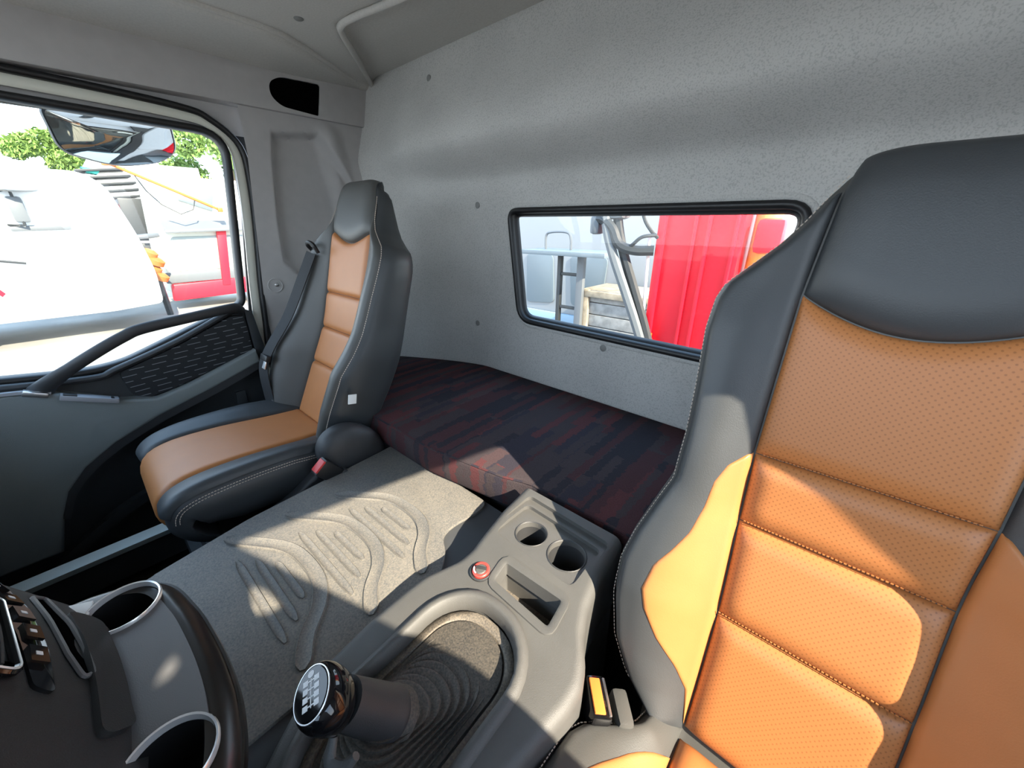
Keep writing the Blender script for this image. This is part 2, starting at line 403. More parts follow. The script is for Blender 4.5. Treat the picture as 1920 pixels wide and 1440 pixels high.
wall_rear = obj('wall_rear', bm, M_WALL, auto=60); tag(wall_rear, 'grey fabric-lined rear wall of the cab with a wide window', kind='structure')
for (x, z) in ((-1.205, 0.437), (-1.049, 0.063), (-1.064, -0.352), (-0.522, -0.343)):
    bm = NB(); lathe(bm, (x, y_rear(x, z) + 0.001, z), (0, -1, 0), [(0.0105, 0), (0.0105, 0.002), (0.008, 0.0035), (0.002, 0.004)], 20)
    obj('screw_cap', bm, M_GREYCAP, wall_rear)
# rear window: rubber gasket and pane
w1 = thing('window_1', (-0.5, 1.0, -0.32), 'wide rear window in a black rubber gasket with rounded corners'); w1['kind'] = 'structure'
def outset(poly, d):
    cx = sum(p[0] for p in poly)/len(poly); cy = sum(p[1] for p in poly)/len(poly); out = []
    for i in range(len(poly)):
        a = Vector(poly[i-1]); b = Vector(poly[(i+1) % len(poly)]); t = (b - a).normalized(); n = Vector((t.y, -t.x)); p = Vector(poly[i])
        if n.dot(p - Vector((cx, cy))) < 0: n = -n
        out.append(tuple(p + n*d))
    return out
def ring_strip(bm, poly, prof, f):
    """closed sweep round a 2-D outline; prof = list of (outset, depth); f(a, b, depth) -> 3-D"""
    rings = [[f(*p, dep) for p in outset(poly, o)] for o, dep in prof]
    loft(bm, rings + [rings[0]], True, False); bmesh.ops.remove_doubles(bm, verts=bm.verts, dist=1e-6)
bm = NB(); ring_strip(bm, win, [(0.012, -0.004), (0.010, 0.010), (0.002, 0.014), (-0.006, 0.008), (-0.008, -0.016), (0.008, -0.02)], lambda x, z, d: Vector((x, y_rear(x, z) - d, z)))
obj('gasket', bm, M_BLACK, w1, auto=70)
bm = NB(); ring_strip(bm, win, [(-0.006, -0.012), (-0.007, -0.002), (-0.013, -0.006), (-0.016, -0.018)], lambda x, z, d: Vector((x, y_rear(x, z) - d, z)))
obj('gasket_lip', bm, M_BLACK, w1, auto=70)
bm = NB(); prism(bm, [(x, 1.018, z) for x, z in outset(win, -0.004)], (0, 0.004, 0)); obj('pane', bm, M_GLASS, w1, smooth=False)
bm = NB(); ring_strip(bm, win, [(0.026, -0.002), (0.022, 0.003), (0.012, 0.003), (0.010, -0.002)], lambda x, z, d: Vector((x, y_rear(x, z) - d, z)))
obj('wall_lip', bm, M_WALL, wall_rear, auto=70)

# ceiling
def g1(y): return itp(y, [-1.0, 0.40, 0.536, 0.632, 0.886, 1.0], [-1.352, -1.350, -1.356, -1.396, -1.560, -1.60])
def g2(x): return itp(x, [-1.60, -1.541, -1.26, -1.20, -1.13, -0.988, 0.5], [1.0, 0.952, 0.70, 0.662, 0.662, 0.690, 0.99])
def z_ceil(x, y):
    z = ZC - 0.016 * sstep(0.012, -0.012, x - g1(y)) + 0.014 * sstep(-0.014, 0.014, y - g2(x))
    z -= 0.02 * sstep(-1.47, -1.66, x) ** 2 * sstep(0.95, 0.6, y)
    return z
bm = NB(); grid(bm, lambda u, v: Vector((lerp(-1.64, XR + 0.02, u), lerp(-0.80, 0.985, v), z_ceil(lerp(-1.64, XR + 0.02, u), lerp(-0.80, 0.985, v)))), 230, 150)
ceil = obj('ceiling', bm, M_CEIL, auto=60); tag(ceil, 'pale grey moulded cab ceiling with soft stepped panels', kind='structure')
bm = NB(); lathe(bm, (-1.249, 0.576, ZC + 0.001), (0, 0, -1), [(0.012, 0), (0.012, 0.002), (0.009, 0.004), (0.002, 0.0045)], 20); obj('screw_cap', bm, M_GREYCAP, ceil)
bm = NB(); grid(bm, lambda u, v: Vector((lerp(-1.66, XR, u), lerp(-0.80, 1.02, v), ZC + 0.06)), 2, 2); obj('roof_skin', bm, M_PAINT, ceil, smooth=False)
for pts in ([(-1.35, -0.8), (-1.350, 0.0), (-1.350, 0.365), (-1.356, 0.536), (-1.396, 0.632), (-1.47, 0.745), (-1.575, 0.90)], [(-0.60, 0.755), (-0.988, 0.690), (-1.13, 0.664), (-1.195, 0.662), (-1.245, 0.69), (-1.40, 0.822), (-1.56, 0.955)]):
    bm = NB(); P = catmull([(x, y, ZC - 0.002) for x, y in pts], 10); tube(bm, P, 0.009, 0.009, 10, up=(0, 0, 1)); obj('ceiling_bead', bm, M_CEIL, ceil)
# floor
bm = NB(); box(bm, ((XL + XR)/2, 0.1, ZF - 0.02), (XR - XL + 0.1, 1.9, 0.04)); floor = obj('floor', bm, M_FLOOR, smooth=False); tag(floor, 'dark dirty cab floor beside the passenger seat', kind='structure')

# header trim over the passenger door, with the speaker opening
bm = NB(); prism(bm, [(-1.598, -0.80, 0.352), (-1.598, 0.935, 0.352), (-1.598, 0.95, 0.375), (-1.598, 0.955, 0.50), (-1.598, -0.80, 0.50)], (-0.06, 0, 0), 0.003, 2)
trim1 = obj('trim_1', bm, M_PILLAR); tag(trim1, 'grey header panel above the passenger door with a black speaker opening', kind='structure')
spk = rpoly([(0.603, 0.430), (0.640, 0.452), (0.775, 0.458), (0.752, 0.360), (0.630, 0.368), (0.600, 0.392)], [0.03, 0.02, 0.012, 0.008, 0.03, 0.02], 5)
c = NB(); prism(c, [(-1.57, y, z) for y, z in spk], (-0.055, 0, 0)); boolean(trim1, [c])
bm = NB(); prism(bm, [(-1.606, y, z) for y, z in outset(spk, 0.002)], (-0.02, 0, 0)); obj('speaker_dark_liner', bm, M_VOID, trim1, smooth=False, label='black speaker opening')  # dark liner, shade of the recess put into its colour
# B-pillar panel behind the passenger door
rec = [(0.585, 0.290), (0.745, 0.307), (0.845, 0.16), (0.90, 0.0), (0.90, -0.17), (0.575, -0.170), (0.535, -0.125), (0.545, 0.02), (0.568, 0.20)]
def sdpoly(p, poly):
    d = 1e9; ins = False
    for i in range(len(poly)):
        a = Vector(poly[i-1]); b = Vector(poly[i]); pa = p - a; ba = b - a
        h = max(0, min(1, pa.dot(ba)/ba.dot(ba))); d = min(d, (pa - ba*h).length)
        if (a.y > p.y) != (b.y > p.y) and p.x < (b.x - a.x)*(p.y - a.y)/(b.y - a.y) + a.x: ins = not ins
    return -d if ins else d
def x_pil(y, z):
    d = sdpoly(Vector((y, z)), rec)
    x = -1.612 - 0.040 * sstep(0.004, -0.016, d)
    x -= 0.035 * sstep(-0.22, -0.34, z) * sstep(0.62, 0.50, y) * 0.5
    x += 0.02 * sstep(0.06, 0.0, abs(y - (0.80 + (0.2 - z)*0.16))) * sstep(-0.1, 0.05, z) * sstep(0.36, 0.30, z)
    return x
def yend(z): return y_rear(-1.612, z) + 0.012
bm = NB(); grid(bm, lambda u, v: (lambda z: (lambda y: Vector((x_pil(y, z), y, z)))(lerp(itp(z, [-1.05, -0.6, -0.25, 0.22, 0.36], [0.438, 0.436, 0.440, 0.497, 0.500]), yend(z), u)))(lerp(-1.05, 0.36, v)), 110, 180)
wl_ = obj('wall_left', bm, M_PILLAR, auto=60); tag(wl_, 'grey plastic pillar panel between passenger door and rear wall', kind='structure')
bm = NB(); lathe(bm, (-1.612, 0.487, -0.207), (1, 0, 0), [(0.026, 0), (0.0255, 0.0025), (0.0235, 0.003), (0.022, 0.001), (0.006, 0.001)], 28); obj('screw_boss', bm, M_PILLAR, wl_)
bm = NB(); lathe(bm, (-1.612, 0.492, -0.205), (1, 0, 0), [(0.007, 0), (0.007, 0.004), (0.004, 0.006), (0.001, 0.0065)], 16); obj('screw', bm, M_METAL, wl_)
bm = NB(); lathe(bm, (-1.622, 0.534, -0.304), (1, 0, 0), [(0.009, 0), (0.009, 0.004), (0.005, 0.005), (0.005, 0.012), (0.001, 0.013)], 12); obj('bolt', bm, M_METAL, wl_)

bm = NB(); prism(bm, [(-1.668, y, z) for y, z in [(0.395, -1.05), (0.53, -1.05), (0.53, 0.37), (0.40, 0.37), (0.41, 0.292), (0.452, 0.268), (0.468, 0.22), (0.455, 0.05), (0.425, -0.12), (0.395, -0.30)]], (-0.01, 0, 0)); obj('leak_filler', bm, M_BLACK, wl_, smooth=False)  # black filler plate added behind the pillar edge to stop a light leak
# unseen driver side wall; door opening shaped to place the sun patches
op = rpoly([(-0.225, 0.322), (0.408, 0.232), (0.452, -0.42), (0.39, -0.50), (0.22, -0.50), (0.066, -0.06)], [0.05, 0.06, 0.06, 0.05, 0.05, 0.03], 5)
bm = NB(); prism(bm, [(XR, y, z) for y, z in [(-0.8, 0.54), (1.02, 0.54), (1.02, -1.05), (-0.8, -1.05)]], (0.02, 0, 0)); wr = obj('wall_right', bm, M_PILLAR, smooth=False)
cuts = []     # shaped door opening and two small holes added to make sun spots
for hole in (op, rpoly([(-0.190, 0.226), (-0.166, 0.200), (-0.142, 0.153), (-0.170, 0.158), (-0.190, 0.172)], 0.008, 3), rpoly([(-0.240, 0.242), (-0.229, 0.223), (-0.232, 0.211), (-0.256, 0.215), (-0.250, 0.231)], 0.006, 3)):
    c = NB(); prism(c, [(XR - 0.03, y, z) for y, z in hole], (0.08, 0, 0)); cuts.append(c)
boolean(wr, cuts); tag(wr, 'grey driver side wall of the cab with openings shaped for the sun patches', kind='structure')
bm = NB(); ring_strip(bm, op, [(0.015, -0.002), (0.012, 0.012), (-0.004, 0.012), (-0.006, -0.012)], lambda y, z, d: Vector((XR - d, y, z))); obj('window_seal', bm, M_BLACK, wr)
# windscreen wall
ws = rpoly([(-1.50, 0.42), (0.40, 0.42), (0.46, -0.30), (-1.58, -0.30)], 0.10, 5)
def yf(z): return itp(z, [-1.05, -0.35, 0.50], [-0.80, -0.80, -0.62])
bm = NB(); hole_panel(bm, ws, [(-1.64, 0.50), (0.52, 0.50), (0.52, -1.05), (-1.64, -1.05)], lambda x, z: Vector((x, yf(z), z)), 90, 6)
wf = obj('wall_front', bm, M_TRIMD); tag(wf, 'front of the cab round the windscreen', kind='structure')
bm = NB(); grid(bm, lambda u, v: (lambda x, z: Vector((x, yf(z) - 0.004, z)))(lerp(-1.60, 0.48, u), lerp(-0.32, 0.44, v)), 8, 8); obj('windscreen_pane', bm, M_GLASS, wf)

# ---------------------------------------------------------------- passenger door
K = 1.62 / 1.55
def D(y, z, dx=0.0): return Vector((XL + dx, y * K, z * K))
door = thing('door_1', (XL, 0.0, -1.0), 'passenger door with grey lower panel, black grab bar and large window'); door['kind'] = 'structure'
wpoly = rpoly([(-0.30, 0.275), (0.425, 0.252), (0.385, -0.02), (0.352, -0.245), (0.295, -0.268), (0.02, -0.372), (-0.06, -0.378), (-0.48, -0.325), (-0.52, -0.10)],
              [0.10, 0.07, 0.3, 0.02, 0.03, 0.06, 0.05, 0.05, 0.2], 6)
bm = NB(); ring_strip(bm, wpoly, [(0.014, -0.03), (0.014, 0.002), (0.010, 0.006), (0.000, 0.004), (-0.004, -0.004), (-0.004, -0.03)], lambda y, z, d: D(y, z, d)); obj('window_channel', bm, M_BLACK, door, auto=60)
bm = NB(); prism(bm, [D(y, z, -0.018) for y, z in outset(wpoly, 0.004)], (-0.004, 0, 0)); obj('pane', bm, M_GLASS, door, smooth=False)
def dpath(off, zend=-0.62):
    pts = [(-0.75, 0.292 + off), (-0.2, 0.290 + off), (0.10, 0.284 + off), (0.33, 0.274 + off*0.9), (0.40, 0.258 + off*0.8), (0.432 + off*0.8, 0.215 + off*0.3), (0.428 + off, 0.12), (0.412 + off, -0.02), (0.388 + off, -0.18), (0.372 + off, -0.32), (0.366 + off*0.8, -0.45), (0.362 + off*0.8, zend)]
    return pts
def dstrip(name, off, w, h, m, dx, zend=-0.62):
    bm = NB(); P = catmull([D(y, z, dx) for y, z in dpath(off, zend)], 6); rings = []
    for i, p in enumerate(P):
        t = (P[min(i+1, len(P)-1)] - P[max(i-1, 0)]).normalized(); s = Vector((1, 0, 0)).cross(t); n = Vector((1, 0, 0))
        rings.append([p + s*(w/2*a) + n*(h*b) for a, b in ((-1, -1), (-1, 0.4), (-0.6, 0.9), (0, 1), (0.6, 0.9), (1, 0.4), (1, -1))])
    loft(bm, rings); return obj(name, bm, m, door, auto=50)
dstrip('door_flange', 0.018, 0.026, 0.006, M_PAINT, -0.012)
dstrip('weatherstrip', 0.038, 0.017, 0.012, M_BLACK, -0.004, -0.80)
bm = NB(); grid(bm, lambda u, v: Vector((XL - 0.03, lerp(-0.8, 0.52, u), lerp(0.27, 0.36, v))), 4, 2); obj('upper_frame', bm, M_PILLAR, door)
bm = NB(); prism(bm, [(XL - 0.075, y*K, z*K) for y, z in [(-0.75, -0.34), (-0.06, -0.40), (0.02, -0.39), (0.30, -0.285), (0.42, -0.28), (0.42, -1.2), (-0.75, -1.2)]], (0.02, 0, 0), 0.004); obj('outer_skin', bm, M_PAINT, door)
# lower door: dark shell behind, grey upper panel with a diagonal lower edge, cloth triangle
def DY(y, z, dx=0.0): return D(y, z, dx)
low = [(-0.75, -0.33), (-0.30, -0.345), (-0.06, -0.392), (0.02, -0.385), (0.30, -0.280), (0.352, -0.255), (0.362, -0.30), (0.355, -0.62), (0.335, -0.98), (-0.75, -0.98)]
bm = NB(); prism(bm, [D(y, z, -0.05) for y, z in low], (0.052, 0, 0), 0.006, 2); obj('door_shell', bm, M_DOORD, door)
up = [(-0.75, -0.372), (-0.20, -0.392), (-0.11, -0.418), (-0.015, -0.470), (0.06, -0.490), (0.15, -0.470), (0.348, -0.402), (0.352, -0.447), (0.20, -0.500), (0.05, -0.546), (-0.06, -0.592), (-0.135, -0.640), (-0.185, -0.695), (-0.215, -0.76), (-0.25, -0.87), (-0.75, -0.87)]
bm = NB(); prism(bm, [D(y, z, 0.0) for y, z in up], (0.045, 0, 0), 0.009, 3, True); obj('upper_door_panel', bm, M_DOOR, door, auto=50)
# soft edge strip under the grey panel
edge = catmull([D(y, z, 0.028) for y, z in [(0.352, -0.452), (0.20, -0.507), (0.05, -0.553), (-0.06, -0.600), (-0.135, -0.648), (-0.187, -0.703), (-0.22, -0.77)]], 6)
bm = NB(); ribbon(bm, edge, 0.030, 0.03, (0, 0.35, 0.95)); obj('panel_edge_moulding', bm, M_TRIMD, door, auto=50)
tri = [(0.005, -0.395), (0.03, -0.388), (0.16, -0.345), (0.312, -0.280), (0.345, -0.285), (0.345, -0.405), (0.10, -0.480), (0.05, -0.487), (0.012, -0.470)]
bm = NB(); prism(bm, [D(y, z, 0.0) for y, z in rpoly(tri, 0.012, 3)], (0.020, 0, 0), 0.004, 2, True); obj('cloth_insert', bm, dash_fabric('dashed_cloth'), door, label='black cloth insert with pale dashes')
bm = NB(); P = catmull([D(y, z, 0.012) for y, z in [(-0.30, -0.365), (-0.06, -0.397), (0.005, -0.385), (0.16, -0.333), (0.305, -0.270), (0.350, -0.262)]], 8); tube(bm, P, 0.011, 0.010, 10); obj('sill_roll', bm, M_TRIMD, door)
bm = NB(); prism(bm, [D(y, z, 0.0) for y, z in [(0.350, -0.262), (0.372, -0.275), (0.385, -0.44), (0.362, -0.46), (0.350, -0.40)]], (0.022, 0, 0), 0.004); obj('door_edge_cap', bm, M_DOORD, door)
bm = NB(); ribbon(bm, catmull([D(y, z, 0.030) for y, z in [(-0.75, -0.369), (-0.40, -0.378), (-0.20, -0.390), (-0.13, -0.408)]], 6), 0.034, 0.008, (1, 0, 0.12)); obj('sill_ledge', bm, mat('light_switch_plate', (0.30, 0.31, 0.33), 0.45), door)
# switch plate on the sill ledge
bm = NB(); P = [D(-0.125, -0.418, 0.044), D(-0.012, -0.468, 0.044)]
ax = (P[1] - P[0]).normalized(); ang = math.atan2(ax.z, ax.y); R_ = Matrix.Rotation(ang, 3, 'X')
box(bm, (P[0] + P[1])/2 + Vector((0.006, 0, 0.001)), (0.034, 0.115, 0.014), 0.003, R_); sw = obj('switch_plate', bm, mat('light_switch_plate', (0.30, 0.31, 0.33), 0.45), door)
bm = NB(); box(bm, P[0].lerp(P[1], 0.22) + Vector((0.010, 0, 0.009)), (0.018, 0.026, 0.006), 0.0015, R_); obj('switch', bm, M_BLACK, sw)
bm = NB(); box(bm, P[0].lerp(P[1], 0.86) + Vector((0.010, 0, 0.009)), (0.018, 0.006, 0.004), 0.001, R_); obj('switch', bm, M_BLACK, sw)
bm = NB(); box(bm, D(-0.155, -0.402, 0.040), (0.03, 0.045, 0.014), 0.003, R_); obj('door_latch_lever', bm, M_METAL, door)
# grab bar
gp = catmull([D(y, z, dx) for y, z, dx in [(-0.150, -0.405, 0.02), (-0.118, -0.375, 0.05), (-0.03, -0.320, 0.075), (0.040, -0.285, 0.078), (0.085, -0.270, 0.078), (0.20, -0.258, 0.072), (0.29, -0.250, 0.060), (0.325, -0.252, 0.040), (0.345, -0.270, 0.010)]], 8)
bm = NB(); n_ = len(gp); tube(bm, gp, [0.016 + 0.010*max(0, 1 - i/12) for i in range(n_)], [0.011 + 0.008*max(0, 1 - i/10) for i in range(n_)], 14, up=(1, 0, 0)); obj('grab_bar', bm, M_TRIMD, door, label='black slanted grab bar')
# lower pocket and scuffs of the door
bm = NB(); prism(bm, [D(y, z, 0.0) for y, z in [(0.26, -0.545), (0.29, -0.545), (0.285, -0.70), (0.245, -0.70)]], (0.012, 0, 0), 0.004); obj('door_rib', bm, M_DOORD, door)
bm = NB(); P = catmull([D(y, z, 0.02) for y, z in [(0.10, -0.78), (-0.05, -0.80), (-0.18, -0.86), (-0.28, -0.93)]], 6); ribbon(bm, P, 0.03, 0.03, (0, 0.4, 0.9)); obj('door_pocket_lip', bm, M_DOORD, door)
# pull strap / seat-belt loop at the pillar
bm = NB(); tube(bm, catmull([(-1.585, 0.445, -0.415), (-1.555, 0.440, -0.412), (-1.545, 0.425, -0.43), (-1.548, 0.405, -0.50), (-1.555, 0.395, -0.60), (-1.575, 0.392, -0.70), (-1.60, 0.392, -0.76)], 6), 0.009, 0.007, 10)
obj('black_loop_handle', bm, M_GLOSS, wl_)
# sill
bm = NB(); ribbon(bm, [(-1.435, -0.60, -0.885), (-1.435, -0.03, -0.886), (-1.43, 0.02, -0.880), (-1.41, 0.045, -0.872)], 0.034, 0.02, (1, 0, -0.35)); sill = obj('trim_2', bm, M_SILL); tag(sill, 'pale metal door sill strip beside the dark footwell', kind='structure')
bm = NB(); prism(bm, [(-1.60, -0.7, -0.99), (-1.60, 0.36, -0.99), (-1.45, 0.36, -0.89), (-1.45, -0.7, -0.89)], (0.02, 0, -0.10)); obj('sill_riser', bm, M_DOORD, sill, smooth=False)

# ================================================================ SEATS
class Pad:
    """upholstered pad: centre line (bottom to top), half width hw, insert half width hi, bolster height b, thickness T as functions of s"""
    def __init__(s, cl, hw, hi, b, T, edge=0.02):
        P = catmull(cl, 10); s.P = P; d = [0]
        for a, c in zip(P, P[1:]): d.append(d[-1] + (c - a).length)
        s.len = d[-1]; s.d = d; s.f = (hw, hi, b, T); s.edge = edge; s.tabs = {}
        s.fr = [s.frame0(i/s.NT*s.len) for i in range(s.NT + 1)]
    NT = 500
    def at(s, t, arr):
        key = id(arr); tab = s.tabs.get(key)
        if tab is None:
            xs = [x[0] for x in arr]; ys_ = [x[1] for x in arr]; tab = s.tabs[key] = (arr, [itp(i/s.NT, xs, ys_) for i in range(s.NT + 2)])
        q = max(0.0, min(1.0, t))*s.NT; i = int(q); k = q - i; tb = tab[1]
        return tb[i]*(1 - k) + tb[i+1]*k
    def frame0(s, x):
        i = 0
        while i < len(s.d) - 2 and s.d[i+1] < x: i += 1
        k = (x - s.d[i]) / max(1e-9, s.d[i+1] - s.d[i]); p = s.P[i].lerp(s.P[i+1], k)
        i0, i1 = max(0, i-2), min(len(s.P)-1, i+3); T = (s.P[i1] - s.P[i0]).normalized()
        T2 = Vector((0, T.y, T.z)).normalized(); return p, Vector((1, 0, 0)).cross(T2), T2
    def frame(s, t):
        q = max(0.0, min(1.0, t))*s.NT; i = min(int(q), s.NT - 1); k = q - i; a, b = s.fr[i], s.fr[i+1]
        return a[0].lerp(b[0], k), a[1].lerp(b[1], k), a[2].lerp(b[2], k)
    def s_at_z(s, z):
        lo, hi = 0, 1
        for _ in range(40):
            m = (lo + hi)/2
            if s.frame(m)[0].z < z: lo = m
            else: hi = m
        return lo
    def nf(s, t, x):
        hw, hi, b = s.at(t, s.f[0]), s.at(t, s.f[1]), s.at(t, s.f[2]); ax = abs(x)
        n = 0
        if ax > hi:
            q = (ax - hi)/max(1e-6, hw - hi); n = b * math.sin(min(1, q/0.72) * math.pi/2) ** 1.3
            e = max(0, (ax - (hw - s.edge))/s.edge); e = min(1, e); n -= (1 - math.sqrt(max(0, 1 - e*e))) * s.edge
        return n
    def pt(s, t, x, off=0.0):
        p, N, T = s.frame(t); return p + Vector((x, 0, 0)) + N*(s.nf(t, x) + off)
    def body(s, bm, ns=60, nx=36, front=-0.006, t0=0.0, t1=1.0, rt=0.006):
        rings = []
        for i in range(ns + 1):
            t = lerp(t0, t1, i/ns); hw = s.at(t, s.f[0]); T = s.at(t, s.f[3]); p, N, _ = s.frame(t); r = []
            for k in range(nx + 1):
                x = -hw + 2*hw*k/nx; r.append(s.pt(t, x, front))
            ne = s.nf(t, hw) + front
            for a, q in ((1.0, 0.3), (0.99, 0.6), (0.95, 0.85), (0.86, 0.97), (0.6, 1.0), (0.2, 1.0), (-0.2, 1.0), (-0.6, 1.0), (-0.86, 0.97), (-0.95, 0.85), (-0.99, 0.6), (-1.0, 0.3)):
                r.append(p + Vector((a*hw, 0, 0)) + N*(lerp(ne, -T, q)))
            rings.append(r)
        # rounded ends
        def ends(r, sign, p, N, Tn):
            out = []; c = sum(r, Vector())/len(r)
            for k in (0.5, 0.85, 1.0):
                sh = 1 - (1 - math.sqrt(1 - min(1, k*k)*0.999)) * 0.35
                out.append([c + (q - c)*sh + Tn*(sign*rt*math.sin(k*math.pi/2)) for q in r])
            return out
        pa, Na, Ta = s.frame(t0); pb, Nb, Tb = s.frame(t1)
        A = ends(rings[0], -1, pa, Na, Ta); Bq = ends(rings[-1], 1, pb, Nb, Tb)
        loft(bm, A[::-1] + rings + Bq)
    def patch(s, bm, s0, s1, xl, xr, h=0.012, e=0.016, nu=28, nv=24, lift=0.0):
        """s0(u), s1(u): ends; xl(t), xr(t): sides"""
        def f(u, v):
            a, b = s0(u), s1(u); t = lerp(a, b, v); l, r = xl(t), xr(t); x = lerp(l, r, u)
            du = min(u, 1-u) * (r - l); dv = min(v, 1-v) * abs(b - a) * s.len; k = min(1, du/e); k2 = min(1, dv/e)
            pil = math.sqrt(max(0, 1 - (1-k)**2)) * math.sqrt(max(0, 1 - (1-k2)**2))
            return s.pt(t, x, -0.0052 + lift + (h - 0.003)*pil)
        # denser rows near the edges
        def w(q): return q + 0.09*math.sin(2*math.pi*q)*-1
        grid(bm, lambda u, v: f(w(u), w(v)), nu, nv, lambda u, v: (lerp(xl(0.5), xr(0.5), w(u)), lerp(s0(w(u)), s1(w(u)), w(v))*s.len))
    def line(s, fx, t0, t1, n=60, off=0.0):
        return [s.pt(lerp(t0, t1, i/n), fx(lerp(t0, t1, i/n)), off) for i in range(n + 1)]

# ---------------------------------------------------------------- driver seat
CXD = 0.062
drv = thing('driver_seat', (CXD, 0.2, -1.0), 'large black and tan leather driver seat with perforated padded backrest in front', 'seat')
def zt(pad, z): return pad.s_at_z(z)
bk = Pad([(CXD + 0.012, 0.372, -0.70), (CXD + 0.011, 0.390, -0.647), (CXD + 0.008, 0.453, -0.49), (CXD + 0.002, 0.503, -0.366), (CXD, 0.5235, -0.274), (CXD - 0.002, 0.565, -0.084), (CXD - 0.002, 0.584, 0.018), (CXD - 0.002, 0.594, 0.050), (CXD - 0.002, 0.606, 0.065), (CXD - 0.002, 0.624, 0.073)], None, None, None, None, 0.022)
Z = lambda z: zt(bk, z)
hwD = [(Z(z), w) for z, w in ((-0.70, 0.150), (-0.645, 0.150), (-0.615, 0.185), (-0.575, 0.214), (-0.52, 0.230), (-0.47, 0.233), (-0.43, 0.224), (-0.38, 0.207), (-0.335, 0.192), (-0.27, 0.191), (-0.20, 0.195), (-0.13, 0.201), (-0.09, 0.199), (-0.07, 0.192), (-0.045, 0.168), (-0.02, 0.145), (0.005, 0.128), (0.035, 0.112), (0.055, 0.101), (0.066, 0.093))] + [(1.0, 0.076)]
bk.f = (hwD, [(0, 0.094), (Z(-0.49), 0.097), (Z(-0.27), 0.105), (Z(-0.08), 0.105), (Z(0.03), 0.098), (1, 0.088)],
        [(Z(-0.68), 0.03), (Z(-0.60), 0.042), (Z(-0.50), 0.050), (Z(-0.38), 0.042), (Z(-0.25), 0.030), (Z(-0.12), 0.022), (Z(-0.03), 0.010), (Z(0.03), 0.0), (1, 0.0)],
        [(0, 0.07), (Z(-0.5), 0.085), (Z(-0.2), 0.10), (Z(-0.03), 0.09), (Z(0.03), 0.055), (Z(0.055), 0.038), (1, 0.008)])
bm = NB(); bk.body(bm, 90, 40); obj('backrest', bm, M_LEATHS, drv, auto=70)
hiD = lambda t: bk.at(t, bk.f[1])
zz = [-0.655, -0.490, -0.368, -0.275]
for a, b_ in zip(zz, zz[1:]):
    bm = NB(); bk.patch(bm, lambda u, a=a: Z(a) + 0.0005, lambda u, b_=b_: Z(b_) - 0.0005, lambda t: -hiD(t) + 0.001, lambda t: hiD(t) - 0.001, 0.018, 0.028, 40, 26)
    obj('backrest_panel', bm, M_PERF, drv, auto=80)
arc = lambda u: Z(-0.076 - 0.034*math.sin(math.pi*u)**0.9)
bm = NB(); bk.patch(bm, lambda u: Z(-0.275) + 0.0005, lambda u: arc(u) - 0.001, lambda t: -hiD(t) + 0.001, lambda t: hiD(t) - 0.001, 0.016, 0.028, 40, 34); obj('backrest_panel', bm, M_PERF, drv, auto=80)
bm = NB(); bk.patch(bm, lambda u: arc(u) + 0.001, lambda u: 0.998, lambda t: -hiD(t) + 0.001, lambda t: hiD(t) - 0.001, 0.024, 0.05, 40, 40); obj('headrest_panel', bm, M_LEATH, drv, auto=80)
# bolster covers (dark above, grey stitched leather), tan wings
wing = [(-0.652, 0.000), (-0.60, 0.012), (-0.575, 0.030), (-0.545, 0.060), (-0.515, 0.082), (-0.49, 0.091), (-0.455, 0.083), (-0.43, 0.066), (-0.40, 0.050), (-0.36, 0.040), (-0.32, 0.035), (-0.295, 0.025), (-0.275, 0.006)]
wx = lambda t: itp(t, [Z(z) for z, _ in wing], [w for _, w in wing])
hwf = lambda t: bk.at(t, hwD)
for sgn, nm in ((-1, 'left'), (1, 'right')):
    def side(f): return (lambda t: sgn*f(t))
    bm = NB()
    l, r = (lambda t: -hwf(t) + 0.008), (lambda t: -hiD(t) - 0.001)
    if sgn > 0: l, r = (lambda t: hiD(t) + 0.001), (lambda t: hwf(t) - 0.008)
    bk.patch(bm, lambda u: Z(-0.66), lambda u: Z(0.035), l, r, 0.012, 0.012, 26, 110); obj('bolster_cover', bm, M_LEATH, drv, auto=80)
    bm = NB()
    l2, r2 = (lambda t: -hiD(t) - 0.0005 - wx(t)), (lambda t: -hiD(t) - 0.0005)
    if sgn > 0: l2, r2 = (lambda t: hiD(t) + 0.0005), (lambda t: hiD(t) + 0.0005 + wx(t))
    bk.patch(bm, lambda u: Z(-0.652), lambda u: Z(-0.275), l2, r2, 0.0125, 0.008, 20, 70, lift=0.0022); obj('tan_wing', bm, M_TAN, drv, auto=80)
    bm = NB(); stitches(bm, bk.line(lambda t: sgn*(hwf(t) - 0.006), Z(-0.62), Z(0.055), 160, 0.0015)); o = obj('stitching', bm, M_THREAD, drv, smooth=False, kind='stuff')
for z in zz[1:]:
    bm = NB(); stitches(bm, [bk.pt(Z(z) + 0.004, x, 0.0035) for x in [(-0.095 + 0.19*i/40) for i in range(41)]], 0.0024, 0.0016, 0.0009); obj('seam_stitching', bm, M_TAN, drv, smooth=False, kind='stuff')
